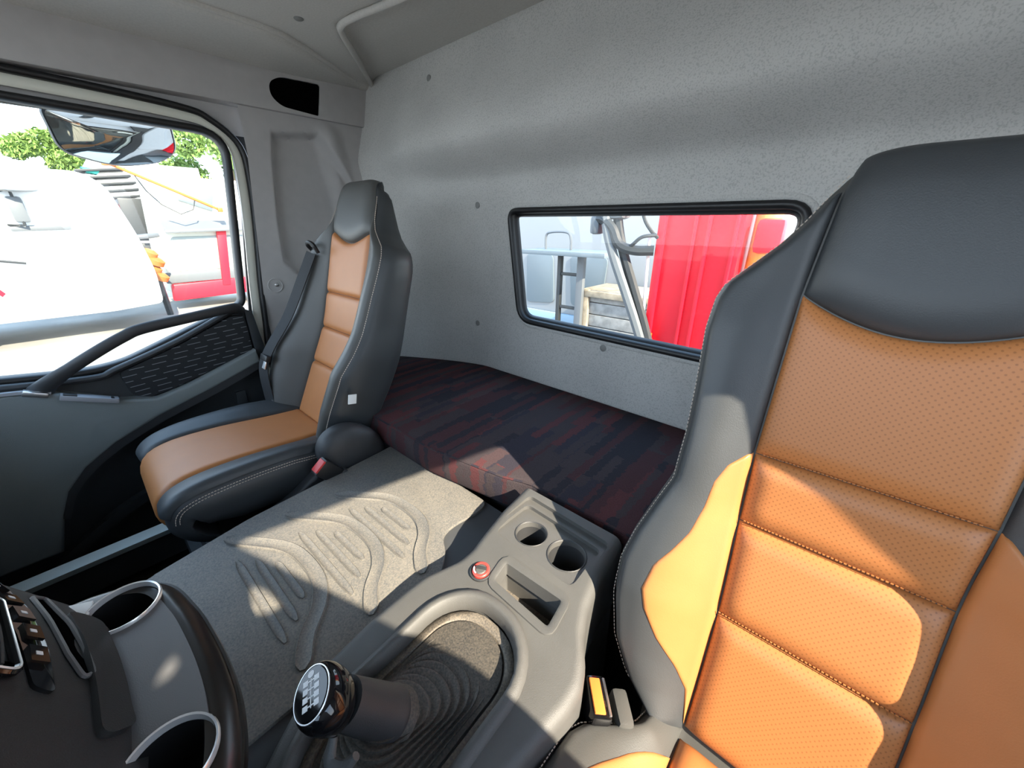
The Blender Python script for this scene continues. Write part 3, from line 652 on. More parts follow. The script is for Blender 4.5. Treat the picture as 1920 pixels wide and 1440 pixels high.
# cushion (front lip hidden under the camera)
cu = Pad([(CXD + 0.012, -0.06, -0.74), (CXD + 0.012, -0.085, -0.68), (CXD + 0.012, -0.06, -0.63), (CXD + 0.012, 0.02, -0.612), (CXD + 0.012, 0.20, -0.628), (CXD + 0.012, 0.36, -0.655), (CXD + 0.012, 0.42, -0.66)], None, None, None, None, 0.022)
cu.f = ([(0, 0.19), (0.25, 0.205), (0.6, 0.213), (0.72, 0.213), (0.757, 0.204), (0.785, 0.187), (0.815, 0.168), (0.85, 0.152), (1, 0.14)], [(0, 0.10), (1, 0.095)], [(0, 0.0), (0.3, 0.02), (0.6, 0.035), (0.85, 0.03), (0.95, 0.012), (1, 0.0)], [(0, 0.04), (0.2, 0.06), (0.4, 0.10), (1, 0.10)])
bm = NB(); cu.body(bm, 60, 36); obj('seat_cushion', bm, M_LEATHS, drv, auto=70)
hiC = lambda t: cu.at(t, cu.f[1]); hwC = lambda t: cu.at(t, cu.f[0])
bm = NB(); cu.patch(bm, lambda u: 0.12, lambda u: 0.93, lambda t: -hiC(t) + 0.001, lambda t: hiC(t) - 0.001, 0.018, 0.025, 30, 50); obj('cushion_panel', bm, M_TAN, drv, auto=80)
for sgn in (-1, 1):
    l, r = (lambda t: -hwC(t) + 0.008), (lambda t: -hiC(t) - 0.001)
    if sgn > 0: l, r = (lambda t: hiC(t) + 0.001), (lambda t: hwC(t) - 0.008)
    bm = NB(); cu.patch(bm, lambda u: 0.12, lambda u: 0.95, l, r, 0.012, 0.012, 24, 60); obj('cushion_bolster', bm, M_LEATHS, drv, auto=80)
    wc = lambda t: itp(t, [0.2, 0.35, 0.55, 0.62, 0.70, 0.785, 0.83, 0.87, 0.93], [0.0, 0.05, 0.088, 0.085, 0.068, 0.040, 0.020, 0.0, 0.0])
    l2, r2 = (lambda t: -hiC(t) - 0.0005 - wc(t)), (lambda t: -hiC(t) - 0.0005)
    if sgn > 0: l2, r2 = (lambda t: hiC(t) + 0.0005), (lambda t: hiC(t) + 0.0005 + wc(t))
    bm = NB(); cu.patch(bm, lambda u: 0.2, lambda u: 0.93, l2, r2, 0.0125, 0.008, 18, 44, lift=0.0022); obj('cushion_wing', bm, M_TAN, drv, auto=80)
    bm = NB(); stitches(bm, cu.line(lambda t: sgn*(hwC(t) - 0.006), 0.2, 0.95, 100, 0.002), 0.0032, 0.002, 0.0008); obj('stitching', bm, M_THREAD, drv, smooth=False, kind='stuff')
# seat base
bm = NB(); box(bm, (CXD, 0.16, -0.82), (0.34, 0.34, 0.20), 0.02); box(bm, (CXD, 0.16, -0.97), (0.44, 0.44, 0.10), 0.015); obj('seat_base', bm, M_TRIMD, drv)
# buckle on the inner side
R_ = Matrix.Rotation(math.radians(42), 3, 'Z') @ Matrix.Rotation(math.radians(10), 3, 'Y'); BC = Vector((-0.121, 0.307, -0.622))
bm = NB(); box(bm, BC, (0.027, 0.054, 0.060), 0.005, R_); bu = obj('belt_buckle', bm, M_GLOSS, drv)
bm = NB(); box(bm, BC + R_ @ Vector((-0.003, 0, 0.0295)), (0.015, 0.043, 0.006), 0.0015, R_); obj('release_button', bm, M_AMBER, bu, label='amber red release button')
bm = NB(); box(bm, BC + R_ @ Vector((0.0105, 0, 0.0295)), (0.004, 0.046, 0.004), 0.001, R_); obj('buckle_edge', bm, M_METAL, bu)
bm = NB(); box(bm, BC + Vector((0.028, 0.018, -0.012)), (0.022, 0.045, 0.060), 0.006, R_); obj('buckle_stalk', bm, M_LEATHS, drv)

# ---------------------------------------------------------------- passenger seat
CXP = -1.157
ps = thing('passenger_seat', (CXP, 0.2, -1.0), 'narrow black and tan leather passenger seat with built-in headrest and belt', 'seat')
pb = Pad([(CXP - 0.036, 0.352, -0.63), (CXP - 0.034, 0.38, -0.57), (CXP - 0.025, 0.44, -0.44), (CXP - 0.008, 0.50, -0.30), (CXP + 0.004, 0.535, -0.17), (CXP + 0.014, 0.57, -0.033), (CXP + 0.012, 0.605, 0.070), (CXP + 0.011, 0.616, 0.096), (CXP + 0.010, 0.627, 0.109), (CXP + 0.010, 0.644, 0.116)], None, None, None, None, 0.028)
Zp = lambda z: pb.s_at_z(z)
hwP = [(Zp(z), w) for z, w in ((-0.63, 0.19), (-0.57, 0.205), (-0.50, 0.228), (-0.42, 0.238), (-0.34, 0.238), (-0.26, 0.226), (-0.18, 0.222), (-0.12, 0.220), (-0.08, 0.216), (-0.055, 0.205), (-0.035, 0.178), (-0.015, 0.152), (0.01, 0.136), (0.05, 0.124), (0.085, 0.112), (0.105, 0.102))] + [(1.0, 0.085)]
pb.f = (hwP, [(0, 0.112), (Zp(-0.3), 0.116), (Zp(-0.03), 0.118), (Zp(0.06), 0.108), (1, 0.085)],
        [(0, 0.05), (Zp(-0.5), 0.08), (Zp(-0.40), 0.085), (Zp(-0.28), 0.055), (Zp(-0.12), 0.03), (Zp(0), 0.012), (1, 0.0)],
        [(0, 0.09), (Zp(-0.4), 0.10), (Zp(-0.1), 0.10), (Zp(0.0), 0.085), (Zp(0.07), 0.058), (Zp(0.10), 0.046), (1, 0.028)])
bm = NB(); pb.body(bm, 80, 36); obj('backrest', bm, M_LEATH, ps, auto=70)
hiP = lambda t: pb.at(t, pb.f[1]); hwpf = lambda t: pb.at(t, hwP)
zp = [-0.585, -0.415, -0.306, -0.197]
for a, b_ in zip(zp, zp[1:]):
    bm = NB(); pb.patch(bm, lambda u, a=a: Zp(a) + 0.0005, lambda u, b_=b_: Zp(b_) - 0.0005, lambda t: -hiP(t) + 0.001, lambda t: hiP(t) - 0.001, 0.014, 0.018, 20, 18); obj('backrest_panel', bm, M_TAN, ps, auto=80)
arcp = lambda u: Zp(-0.018 - 0.030*math.sin(math.pi*u)**1.2)
bm = NB(); pb.patch(bm, lambda u: Zp(-0.197) + 0.0005, lambda u: arcp(u) - 0.001, lambda t: -hiP(t) + 0.001, lambda t: hiP(t) - 0.001, 0.014, 0.018, 20, 22); obj('backrest_panel', bm, M_TAN, ps, auto=80)
bm = NB(); pb.patch(bm, lambda u: arcp(u) + 0.001, lambda u: 0.998, lambda t: -hiP(t) + 0.001, lambda t: hiP(t) - 0.001, 0.020, 0.04, 24, 24); obj('headrest_panel', bm, M_LEATHS, ps, auto=80)
for sgn in (-1, 1):
    l, r = (lambda t: -hwpf(t) + 0.012), (lambda t: -hiP(t) - 0.001)
    if sgn > 0: l, r = (lambda t: hiP(t) + 0.001), (lambda t: hwpf(t) - 0.012)
    bm = NB(); pb.patch(bm, lambda u: Zp(-0.58), lambda u: Zp(0.06), l, r, 0.012, 0.014, 18, 70); obj('bolster_cover', bm, M_LEATHS, ps, auto=80)
    bm = NB(); stitches(bm, pb.line(lambda t: sgn*(hwpf(t) - 0.007), Zp(-0.58), Zp(0.08), 120, 0.001), 0.004, 0.002, 0.0009); obj('stitching', bm, M_THREAD, ps, smooth=False, kind='stuff')
pc = Pad([(CXP + 0.005, 0.04, -0.70), (CXP + 0.004, 0.00, -0.668), (CXP + 0.002, -0.028, -0.615), (CXP, -0.014, -0.562), (CXP - 0.002, 0.04, -0.540), (CXP - 0.012, 0.15, -0.545), (CXP - 0.024, 0.30, -0.566), (CXP - 0.034, 0.42, -0.578)], None, None, None, None, 0.03)
pc.f = ([(0, 0.195), (0.2, 0.203), (0.45, 0.215), (0.8, 0.226), (1, 0.21)], [(0, 0.118), (0.3, 0.122), (1, 0.112)], [(0, 0.0), (0.2, 0.002), (0.4, 0.010), (0.7, 0.022), (1, 0.015)], [(0, 0.02), (0.15, 0.04), (0.3, 0.085), (0.5, 0.12), (1, 0.12)])
bm = NB(); pc.body(bm, 60, 36); obj('seat_cushion', bm, M_LEATH, ps, auto=70)
hic = lambda t: pc.at(t, pc.f[1]); hwc = lambda t: pc.at(t, pc.f[0])
bm = NB(); pc.patch(bm, lambda u: 0.03, lambda u: 0.93, lambda t: -hic(t) + 0.001, lambda t: hic(t) - 0.001, 0.015, 0.016, 20, 44); obj('cushion_panel', bm, M_TAN, ps, auto=80)
for sgn in (-1, 1):
    l, r = (lambda t: -hwc(t) + 0.010), (lambda t: -hic(t) - 0.001)
    if sgn > 0: l, r = (lambda t: hic(t) + 0.001), (lambda t: hwc(t) - 0.010)
    bm = NB(); pc.patch(bm, lambda u: 0.24, lambda u: 0.96, l, r, 0.014, 0.014, 18, 50); obj('cushion_bolster', bm, M_LEATH, ps, auto=80)
    for k in (0.004, 0.011):
        bm = NB(); stitches(bm, pc.line(lambda t: sgn*(hwc(t) - 0.003), 0.22, 0.95, 100, 0.001 - k), 0.004, 0.002, 0.0009); obj('stitching', bm, M_THREAD, ps, smooth=False, kind='stuff')
bm = NB(); box(bm, (CXP, 0.20, -0.78), (0.36, 0.36, 0.16), 0.02); box(bm, (CXP, 0.2, -0.94), (0.42, 0.42, 0.16), 0.02); obj('seat_base', bm, M_TRIMD, ps)
# recliner cover at the inner side
bm = NB(); RC = Vector((-0.915, 0.375, -0.580))
lathe(bm, RC + Vector((-0.035, 0, 0)), (1, 0, 0), [(0.090, 0), (0.092, 0.02), (0.088, 0.036), (0.074, 0.047), (0.050, 0.052), (0.01, 0.054)], 40)
for v in bm.verts:
    dy = v.co.y - RC.y; dz = v.co.z - RC.z; v.co.y = RC.y + dy*0.95 - dz*0.25; v.co.z = RC.z + dz*0.95
rc = obj('recliner_cover', bm, M_TRIMD, ps, auto=50)
bm = NB(); prism(bm, [(-0.965, 0.30, -0.585), (-0.965, 0.38, -0.665), (-0.965, 0.28, -0.70), (-0.965, 0.11, -0.675), (-0.965, 0.20, -0.645)], (0.042, 0, 0), 0.010, 3); obj('side_trim', bm, M_TRIMD, ps)
bm = NB(); R_ = Matrix.Rotation(math.radians(38), 3, 'X'); BC = Vector((-0.894, 0.292, -0.586))
box(bm, BC, (0.032, 0.044, 0.070), 0.005, R_); bu = obj('belt_buckle', bm, M_BLACK, ps)
bm = NB(); box(bm, BC + R_ @ Vector((0.002, 0.0, 0.034)), (0.026, 0.034, 0.008), 0.002, R_); obj('release_button', bm, M_RED, bu, label='red release button')
bm = NB(); box(bm, BC + R_ @ Vector((0.0, 0.0, -0.038)), (0.040, 0.050, 0.030), 0.006, R_); obj('buckle_sleeve', bm, M_TRIMD, bu)
# shoulder belt on the door side
bp = catmull([pb.pt(Zp(-0.09), -0.168, 0.014), pb.pt(Zp(-0.17), -0.175, 0.020), pb.pt(Zp(-0.30), -0.190, 0.022), pb.pt(Zp(-0.42), -0.198, 0.022), pb.pt(Zp(-0.49), -0.200, 0.022), Vector((-1.372, 0.315, -0.575)), Vector((-1.385, 0.30, -0.625))], 6)
bm = NB(); ribbon(bm, bp, 0.040, 0.003, (0.9, 0.35, 0.0)); belt = obj('belt_webbing', bm, M_WEB, ps, auto=60)
bm = NB(); tq = pb.pt(Zp(-0.445), -0.199, 0.027); R_ = Matrix.Rotation(math.radians(-22), 3, 'X'); box(bm, tq, (0.058, 0.014, 0.020), 0.004, R_); tg = obj('belt_tongue', bm, M_BLACK, belt)
bm = NB(); box(bm, tq + Vector((0.0, -0.008, -0.022)), (0.026, 0.004, 0.026), 0.001, R_); obj('latch_plate', bm, M_CHROME, ps)
bm = NB(); box(bm, (-1.384, 0.298, -0.622), (0.036, 0.012, 0.024), 0.003); obj('belt_anchor', bm, M_METAL, ps)
bm = NB(); gq = pb.pt(Zp(-0.085), -0.164, 0.012); tube(bm, catmull([gq + Vector((-0.030, 0.012, 0.0)), gq + Vector((-0.024, -0.004, 0.018)), gq + Vector((0.0, -0.010, 0.028)), gq + Vector((0.022, -0.006, 0.022)), gq + Vector((0.026, 0.004, -0.004))], 5), 0.006, None, 8); obj('belt_guide', bm, M_BLACK, ps)
bm = NB(); q = Vector((-0.918, 0.395, -0.425)); box(bm, q, (0.003, 0.022, 0.026), 0.0008, Matrix.Rotation(math.radians(-12), 3, 'X')); obj('white_tag', bm, M_PAPER, ps, label='small white tag')

# ================================================================ BUNK
BZ = -0.517
def bunk_front(x): return itp(x, [-1.60, -0.98, -0.70, -0.48, -0.42, -0.2, 0.5], [0.462, 0.465, 0.468, 0.505, 0.527, 0.530, 0.545])
def bunk_back(x): return y_rear(x, BZ) - 0.004
def bsec(x):
    f, b = bunk_front(x), bunk_back(x); t = 0.083; r = 0.014; pts = []
    pts += [(b, BZ - t), (b, BZ - 0.004), (b - 0.01, BZ)]
    for k in range(1, 7): pts.append((lerp(b - 0.01, f + r, k/7), BZ + 0.003*math.sin(math.pi*k/7)))
    for k in range(6):
        a = math.radians(90 + 90*k/5); pts.append((f + r + r*math.cos(a), BZ - r + r*math.sin(a)))
    pts.append((f - 0.005, BZ - t*0.5))
    for k in range(4):
        a = math.radians(180 + 90*k/3); pts.append((f + r + r*math.cos(a), BZ - t + r + r*math.sin(a)))
    return [Vector((x, y, z)) for y, z in pts]
bm = NB(); loft(bm, [bsec(lerp(-1.60, 0.46, i/70)) for i in range(71)])
bunk = obj('bunk_mattress', bm, M_BUNK, auto=60); tag(bunk, 'thin bunk mattress in dark maroon streaked fabric below the rear window', 'mattress')
bm = NB(); tube(bm, [(x, bunk_front(x) + 0.004, BZ - 0.004) for x in [lerp(-1.59, 0.45, i/90) for i in range(91)]], 0.0028, None, 6); obj('front_piping', bm, M_BUNK, bunk)
bm = NB(); prism(bm, [(x, bunk_front(x) + 0.03, BZ - 0.085) for x in (-1.60, -0.98, -0.70, -0.42, 0.46)] + [(0.46, 0.99, BZ - 0.085), (-1.05, 0.99, BZ - 0.085), (-1.60, 0.70, BZ - 0.085)], (0, 0, -0.40))
bb = obj('bunk_locker', bm, M_TRIMD, smooth=False); tag(bb, 'dark bunk box under the maroon mattress', 'bunk')

# ================================================================ ENGINE COVER, MAT
bm = NB()
def esec(y):
    xl = itp(y, [-0.5, -0.12, 0.10, 0.49], [-0.80, -0.845, -0.895, -0.925]); z = -0.604
    return [Vector(p) for p in ((xl - 0.05, y, -1.0), (xl - 0.03, y, -0.70), (xl - 0.012, y, z - 0.035), (xl, y, z - 0.014), (xl + 0.02, y, z - 0.003), (xl + 0.05, y, z), (-0.5, y, z), (-0.20, y, z), (-0.19, y, z - 0.01), (-0.18, y, -1.0))]
loft(bm, [esec(lerp(-0.55, 0.492, i/20)) for i in range(21)])
ec = obj('engine_cover', bm, M_COVER, auto=50); tag(ec, 'broad dark engine cover box between the two seats', 'engine cover')
matp = [(-0.90, 0.488), (-0.515, 0.490), (-0.505, 0.455), (-0.517, 0.395), (-0.512, 0.355), (-0.468, 0.330), (-0.42, 0.27), (-0.42, -0.10), (-0.36, -0.20), (-0.78, -0.20), (-0.83, -0.08), (-0.868, 0.10)]
bm = NB(); prism(bm, [(x, y, -0.6045) for x, y in rpoly(matp, 0.02, 4)], (0, 0, 0.0065), 0.003, 2, True)
mt = obj('rubber_mat', bm, M_MAT); tag(mt, 'dusty grey rubber mat with raised chevrons on the engine cover', 'mat')
def rib2d(bm, path, w, h, z):
    P = [Vector((x, y, 0)) for x, y in path]; n = len(P); rings = []
    for i, p in enumerate(P):
        t = (P[min(i+1, n-1)] - P[max(i-1, 0)]).normalized(); s = Vector((-t.y, t.x, 0))
        e = min(1, (i + 0.15)/2.2, (n - 1 - i + 0.15)/2.2); ww = w*math.sqrt(max(0.02, 1 - (1-e)**2))
        rings.append([p + s*(ww/2*a) + Vector((0, 0, z + h*b)) for a, b in ((1, -0.5), (1.0, 0.4), (0.86, 1), (0.72, 0.62), (0, 0.55), (-0.72, 0.62), (-0.86, 1), (-1.0, 0.4), (-1, -0.5))])
    loft(bm, rings)
for y0, xs, xo in ((0.135, 1.05, 0.0), (0.245, 1.0, 0.005), (0.350, 0.95, 0.01)):
    cx = -0.635 + xo
    ch = [(cx - 0.19*xs, y0 - 0.085), (cx - 0.135*xs, y0 - 0.045), (cx - 0.085*xs, y0 - 0.012), (cx - 0.035*xs, y0 + 0.002), (cx + 0.035*xs, y0 + 0.002), (cx + 0.085*xs, y0 - 0.018), (cx + 0.125*xs, y0 - 0.055), (cx + 0.17*xs, y0 - 0.080)]
    bm = NB(); rib2d(bm, [(p.x, p.y) for p in catmull([(x, y, 0) for x, y in ch], 6)], 0.026, 0.0042, -0.598); obj('chevron_rib', bm, M_MAT, mt, auto=60)
    for dy, hl in ((-0.036, 0.055), (-0.060, 0.088), (-0.086, 0.112)):
        if y0 - 0.086 < 0.04 and dy < -0.08: pass
        bm = NB(); rib2d(bm, [(lerp(cx - hl*xs, cx + hl*xs, i/14), y0 + dy + 0.004*i/14) for i in range(15)], 0.014, 0.0035, -0.598); obj('bar_rib', bm, M_MAT, mt, auto=60)

# ================================================================ CONSOLE
con = thing('centre_console', (-0.29, 0.25, -0.66), 'grey plastic centre console with two cup holders, dial and open pocket', 'console')
ys = [-0.07, -0.04, 0.0, 0.06, 0.15, 0.22, 0.255, 0.285, 0.31, 0.335, 0.37, 0.43, 0.505]
xl = [-0.330, -0.365, -0.392, -0.430, -0.437, -0.436, -0.432, -0.418, -0.404, -0.398, -0.402, -0.410, -0.414]
xr = [-0.230, -0.205, -0.186, -0.165, -0.147, -0.136, -0.130, -0.130, -0.141, -0.160, -0.175, -0.185, -0.190]
zt_ = [-0.600, -0.592, -0.585, -0.578, -0.568, -0.562, -0.558, -0.553, -0.546, -0.537, -0.527, -0.516, -0.508]
def ctop(y): return itp(y, ys, zt_)
def csec(y):
    l, r, z = itp(y, ys, xl), itp(y, ys, xr), ctop(y); R = 0.018; pts = [(l, -0.66)]
    for k in range(6):
        a = math.radians(180 - 90*k/5); pts.append((l + R + R*math.cos(a), z - R + R*math.sin(a)))
    for k in range(6):
        a = math.radians(90 - 90*k/5); pts.append((r - R + R*math.cos(a), z - R + R*math.sin(a)))
    pts.append((r, -0.66))
    if y < 0.29: pts[-1] = (r + 0.0, -0.66)
    return [Vector((x, y, zz_)) for x, zz_ in pts]
bm = NB(); loft(bm, [csec(lerp(-0.07, 0.505, i/72)) for i in range(73)]); cb = obj('console_body', bm, M_CONS, con, auto=40)
cuts = []
c = NB(); prism(c, [(x, y, -0.518) for x, y in rpoly([(-0.390, 0.388), (-0.205, 0.384), (-0.203, 0.484), (-0.388, 0.490)], 0.012, 4)], (0, 0, 0.06)); cuts.append(c)
c = NB(); prism(c, [(x, y, -0.526) for x, y in rpoly([(-0.382, 0.382), (-0.212, 0.378), (-0.210, 0.468), (-0.380, 0.474)], 0.014, 4)], (0, 0, 0.05)); cuts.append(c)
CUP = ((-0.330, 0.424, 0.0295), (-0.253, 0.426, 0.0335))
for x, y, r in CUP:
    c = NB(); lathe(c, (x, y, -0.595), (0, 0, 1), [(r*0.9, 0), (r, 0.12)], 40); cuts.append(c)
pk = rpoly([(-0.322, 0.316), (-0.208, 0.312), (-0.211, 0.354), (-0.325, 0.350)], 0.006, 3)
c = NB(); prism(c, [(x, y, -0.60) for x, y in pk], (0, 0, 0.2)); cuts.append(c)
bw = [(x, y) for x, y in rrect(-0.285, 0.132, 0.083, 0.152, 0.075, 8)]
c = NB(); prism(c, [(x, y, -0.597) for x, y in bw], (0, 0, 0.2)); cuts.append(c)
boolean(cb, cuts)
for x, y, r in CUP:
    bm = NB(); lathe(bm, (x, y, -0.5935), (0, 0, 1), [(r*0.885, 0), (r*0.89, 0.004), (r*0.80, 0.0045), (r*0.78, 0.001), (0.002, 0.001)], 36, cap=False); 
    cl = obj('cup_holder', bm, M_TRIMD, con)
    rings = [(r*0.903, 0.004), (r*0.975, 0.066), (r*1.04, 0.0680), (r*1.05, 0.0690), (r*1.01, 0.0700), (r*0.96, 0.0685), (r*0.89, 0.004)]
    bm = NB(); lathe(bm, (x, y, -0.5945), (0, 0, 1), rings, 40, cap=False); obj('cup_liner', bm, M_TRIMD, cl)
bm = NB(); ring_strip(bm, pk, [(0.012, -0.002), (0.011, 0.0025), (0.003, 0.003), (-0.001, 0.001), (-0.004, -0.02), (0.004, -0.02)], lambda x, y, d: Vector((x, y, ctop(y) + d))); obj('pocket_frame', bm, M_CONS, con, auto=40)
bm = NB(); prism(bm, [(x, y, -0.599) for x, y in outset(pk, 0.003)], (0, 0, 0.003)); obj('pocket_floor', bm, M_FLANGE, con)
# dial
dc = Vector((-0.352, 0.316, ctop(0.316)))
bm = NB(); lathe(bm, dc, (0, -0.1, 1), [(0.0195, -0.002), (0.0195, 0.0015), (0.0175, 0.0025), (0.016, -0.001), (0.0145, -0.001)], 36, cap=False); dial = obj('dial', bm, M_TRIMD, con)
bm = NB(); lathe(bm, dc, (0, -0.1, 1), [(0.0150, -0.001), (0.0150, 0.004), (0.0135, 0.0052), (0.0105, 0.0052), (0.0100, 0.004)], 36, cap=False); obj('red_ring', bm, M_REDRING, dial, label='red ring of the dial')
bm = NB(); lathe(bm, dc, (0, -0.1, 1), [(0.0100, 0.0), (0.0098, 0.0045), (0.008, 0.006), (0.001, 0.0062)], 30); obj('dial_knob', bm, M_CONS, dial)
bm = NB(); box(bm, dc + Vector((0, 0, 0.007)), (0.0185, 0.0035, 0.005), 0.001, Matrix.Rotation(math.radians(28), 3, 'Z')); obj('dial_grip', bm, M_TRIMD, dial)
bm = NB()
for k in range(7):
    a = math.radians(200 + 10*k); a2 = a + math.radians(10)
    v = [bm.verts.new(dc + Vector((r*math.cos(q), r*math.sin(q), 0.0058 + 0.1*0.0))) for r, q in ((0.0108, a), (0.0132, a), (0.0132, a2), (0.0108, a2))]; bm.faces.new(v)
obj('dial_mark', bm, M_WHITE, dial, smooth=False)
# ridge round the gear boot
bm = NB(); ring_strip(bm, rrect(-0.285, 0.132, 0.086, 0.155, 0.078, 8), [(0.016, -0.006), (0.010, 0.006), (0.002, 0.010), (-0.004, 0.007), (-0.007, -0.016), (0.0, -0.03)], lambda x, y, d: Vector((x, y, ctop(y) + d))); obj('boot_surround', bm, M_CONS, con, auto=70)
# ================================================================ GEAR LEVER
gl = thing('gear_lever', (-0.285, 0.13, -0.60), 'glossy black gear knob on a dusty ribbed rubber boot', 'gear lever')
bm = NB(); ring_strip(bm, rrect(-0.285, 0.132, 0.066, 0.134, 0.060, 8), [(0.016, -0.004), (0.014, 0.002), (0.002, 0.003), (-0.001, -0.004)], lambda x, y, d: Vector((x, y, -0.588 + d + (y - 0.13)*0.07))); obj('boot_flange', bm, M_FLANGE, gl, auto=70)
bm = NB(); rings = []; NBEL = 9
top = Vector((-0.284, 0.092, -0.528)); base = Vector((-0.285, 0.132, -0.592))
for i in range(NBEL*8 + 1):
    t = i/(NBEL*8); w = 0.5 + 0.5*math.cos(2*math.pi*NBEL*t)
    hw = lerp(0.064, 0.026, t**0.85) - 0.0050*(1-w); hl = lerp(0.132, 0.026, t**0.8) - 0.0070*(1-w)
    c = base.lerp(top, t); zz_ = lerp(base.z, top.z, t**1.15) + 0.0065*w; tilt = lerp(0.07, -0.55, t)
    rings.append([Vector((x, y, zz_ + (y - c.y)*tilt)) for x, y in rrect(c.x, c.y, hw, hl, min(hw, hl)*0.92, 8)])
loft(bm, rings); obj('boot', bm, M_BOOT, gl, auto=75)
A = Vector((-0.281, 0.100, -0.535)); Bk = Vector((-0.292, 0.046, -0.440)); axk = (Bk - A).normalized()
bm = NB(); lathe(bm, A, axk, [(0.030, -0.012), (0.0275, 0.0), (0.0255, 0.004), (0.0245, 0.010)], 32); obj('boot_neck', bm, M_BOOT, gl)
bm = NB(); lathe(bm, A, axk, [(0.0285, 0.002), (0.0295, 0.006), (0.0280, 0.011), (0.0262, 0.040), (0.0235, 0.085)], 32); obj('lever_sleeve', bm, M_TRIMD, gl, label='dull dark lever sleeve')
fk = Vector((-0.25, -0.75, 0.6)); fk = (axk*0.75 + Vector((-0.1, -0.25, 0.55))).normalized(); KC = Bk + axk*0.006
bm = NB(); lathe(bm, KC, fk, [(0.020, -0.030), (0.0245, -0.022), (0.0268, -0.010), (0.0270, 0.002), (0.0250, 0.010), (0.0215, 0.0145), (0.020, 0.015)], 40, ref=(1, 0.3, 0))
u_ = Vector((0.80, -0.35, -0.1)); u_ = (u_ - fk*u_.dot(fk)).normalized(); v_ = fk.cross(u_)
for v in bm.verts:
    d = v.co - KC; v.co = KC + fk*d.dot(fk) + u_*d.dot(u_)*1.18 + v_*d.dot(v_)*0.92
kn = obj('knob', bm, M_GLOSS, gl, auto=60)
def kp(a, b, h=0.0157): return KC + u_*a*1.18 + v_*b*0.92 + fk*h
bm = NB(); prism(bm, [kp(0.0195*math.cos(2*math.pi*k/36), 0.0195*math.sin(2*math.pi*k/36), 0.0146) for k in range(36)], fk*0.0012); obj('knob_cap', bm, M_GLOSS, kn)
bm = NB(); P = [kp(0.0212*math.cos(2*math.pi*k/48), 0.0212*math.sin(2*math.pi*k/48), 0.0148) for k in range(49)]; tube(bm, P, 0.0007, None, 6, cap=False); obj('knob_ring', bm, M_CHROME, kn)
bm = NB()
def kbox(a, b, wa, wb): prism(bm, [kp(a - wa, b - wb), kp(a + wa, b - wb), kp(a + wa, b + wb), kp(a - wa, b + wb)], fk*0.0005)
for k in range(4):
    a = -0.0095 + 0.0063*k; kbox(a, 0.0068, 0.0022, 0.0030); kbox(a, -0.0068, 0.0022, 0.0030)
kbox(0, 0, 0.0112, 0.0005)
for k in range(4): kbox(-0.0095 + 0.0063*k, 0.0, 0.0005, 0.0036)
prism(bm, [kp(-0.0150 + 0.0028*math.cos(2*math.pi*k/16), -0.0005 + 0.0038*math.sin(2*math.pi*k/16)) for k in range(16)], fk*0.0005)
obj('shift_pattern', bm, M_WHITE, kn, smooth=False, label='white shift pattern')
bm = NB(); q = Bk - axk*0.030 + Vector((0.016, -0.022, -0.004)); P = catmull([q, q + Vector((0.010, -0.010, -0.012)), q + Vector((0.024, -0.004, -0.012)), q + Vector((0.030, 0.008, -0.002))], 5); tube(bm, P, [0.004 + 0.003*math.sin(math.pi*i/(len(P)-1)) for i in range(len(P))], 0.0045, 10); obj('range_switch', bm, M_CONS, gl, label='small grey range switch')

# ================================================================ DASHBOARD
da = thing('dashboard', (-0.6, -0.3, -0.66), 'dark dashboard centre stack with air vents and two chrome-ringed cup holders', 'dashboard')
LZ = -0.42
outer = catmull([(-0.602, -0.150, 0), (-0.598, -0.100, 0), (-0.570, -0.056, 0), (-0.51, -0.040, 0), (-0.455, -0.034, 0), (-0.40, -0.032, 0), (-0.35, -0.035, 0), (-0.30, -0.047, 0), (-0.26, -0.070, 0), (-0.235, -0.12, 0), (-0.225, -0.20, 0)], 8)
inner = [(-0.225, -0.45), (-0.602, -0.45)]
# ledge slab with cup holes
bm = NB(); prism(bm, [(p.x, p.y, LZ - 0.02) for p in outer] + [(x, y, LZ - 0.02) for x, y in inner], (0, 0, 0.02), 0.002, 2, True); lg = obj('cup_ledge', bm, M_LEDGE, da, auto=40)
HC = ((-0.552, -0.076, 0.0335), (-0.330, -0.066, 0.0335))
cs = []
for x, y, r in HC:
    c = NB(); lathe(c, (x, y, LZ - 0.08), (0, 0, 1), [(r*0.95, 0), (r, 0.12)], 40); cs.append(c)
boolean(lg, cs)
# glossy band below the ledge down to the engine cover
bm = NB(); rings = []
for off, z in ((-0.004, LZ - 0.004), (0.003, LZ - 0.003), (0.009, LZ - 0.005), (0.017, LZ - 0.012), (0.020, LZ - 0.018), (0.0225, LZ - 0.018), (0.0235, LZ - 0.026), (0.006, LZ - 0.09), (0.0, -0.597)):
    rings.append([Vector((p.x, p.y, z)) + Vector((0, 0, 0)) for p in outer])
    n_ = len(outer)
    for i in range(n_):
        t = (outer[min(i+1, n_-1)] - outer[max(i-1, 0)]).normalized(); s = Vector((-t.y, t.x, 0)); rings[-1][i] += s*off
loft(bm, rings, False, False); obj('glossy_band', bm, M_WOOD, da, auto=60)
for x, y, r in HC:
    bm = NB(); lathe(bm, (x, y, LZ), (0, 0, 1), [(r*1.05, -0.002), (r*1.075, 0.0015), (r*1.04, 0.0042), (r*0.99, 0.0035), (r*0.965, -0.003)], 48, cap=False); rm = obj('cup_rim', bm, M_CHROME, da, label='chrome cup holder ring')
    bm = NB(); lathe(bm, (x, y, LZ - 0.075), (0, 0, 1), [(0.002, 0), (r*0.9, 0), (r*0.985, 0.076), (r*1.0, 0.076), (r*0.93, -0.003)], 40, cap=False); obj('cup_well', bm, M_BLACK, da)
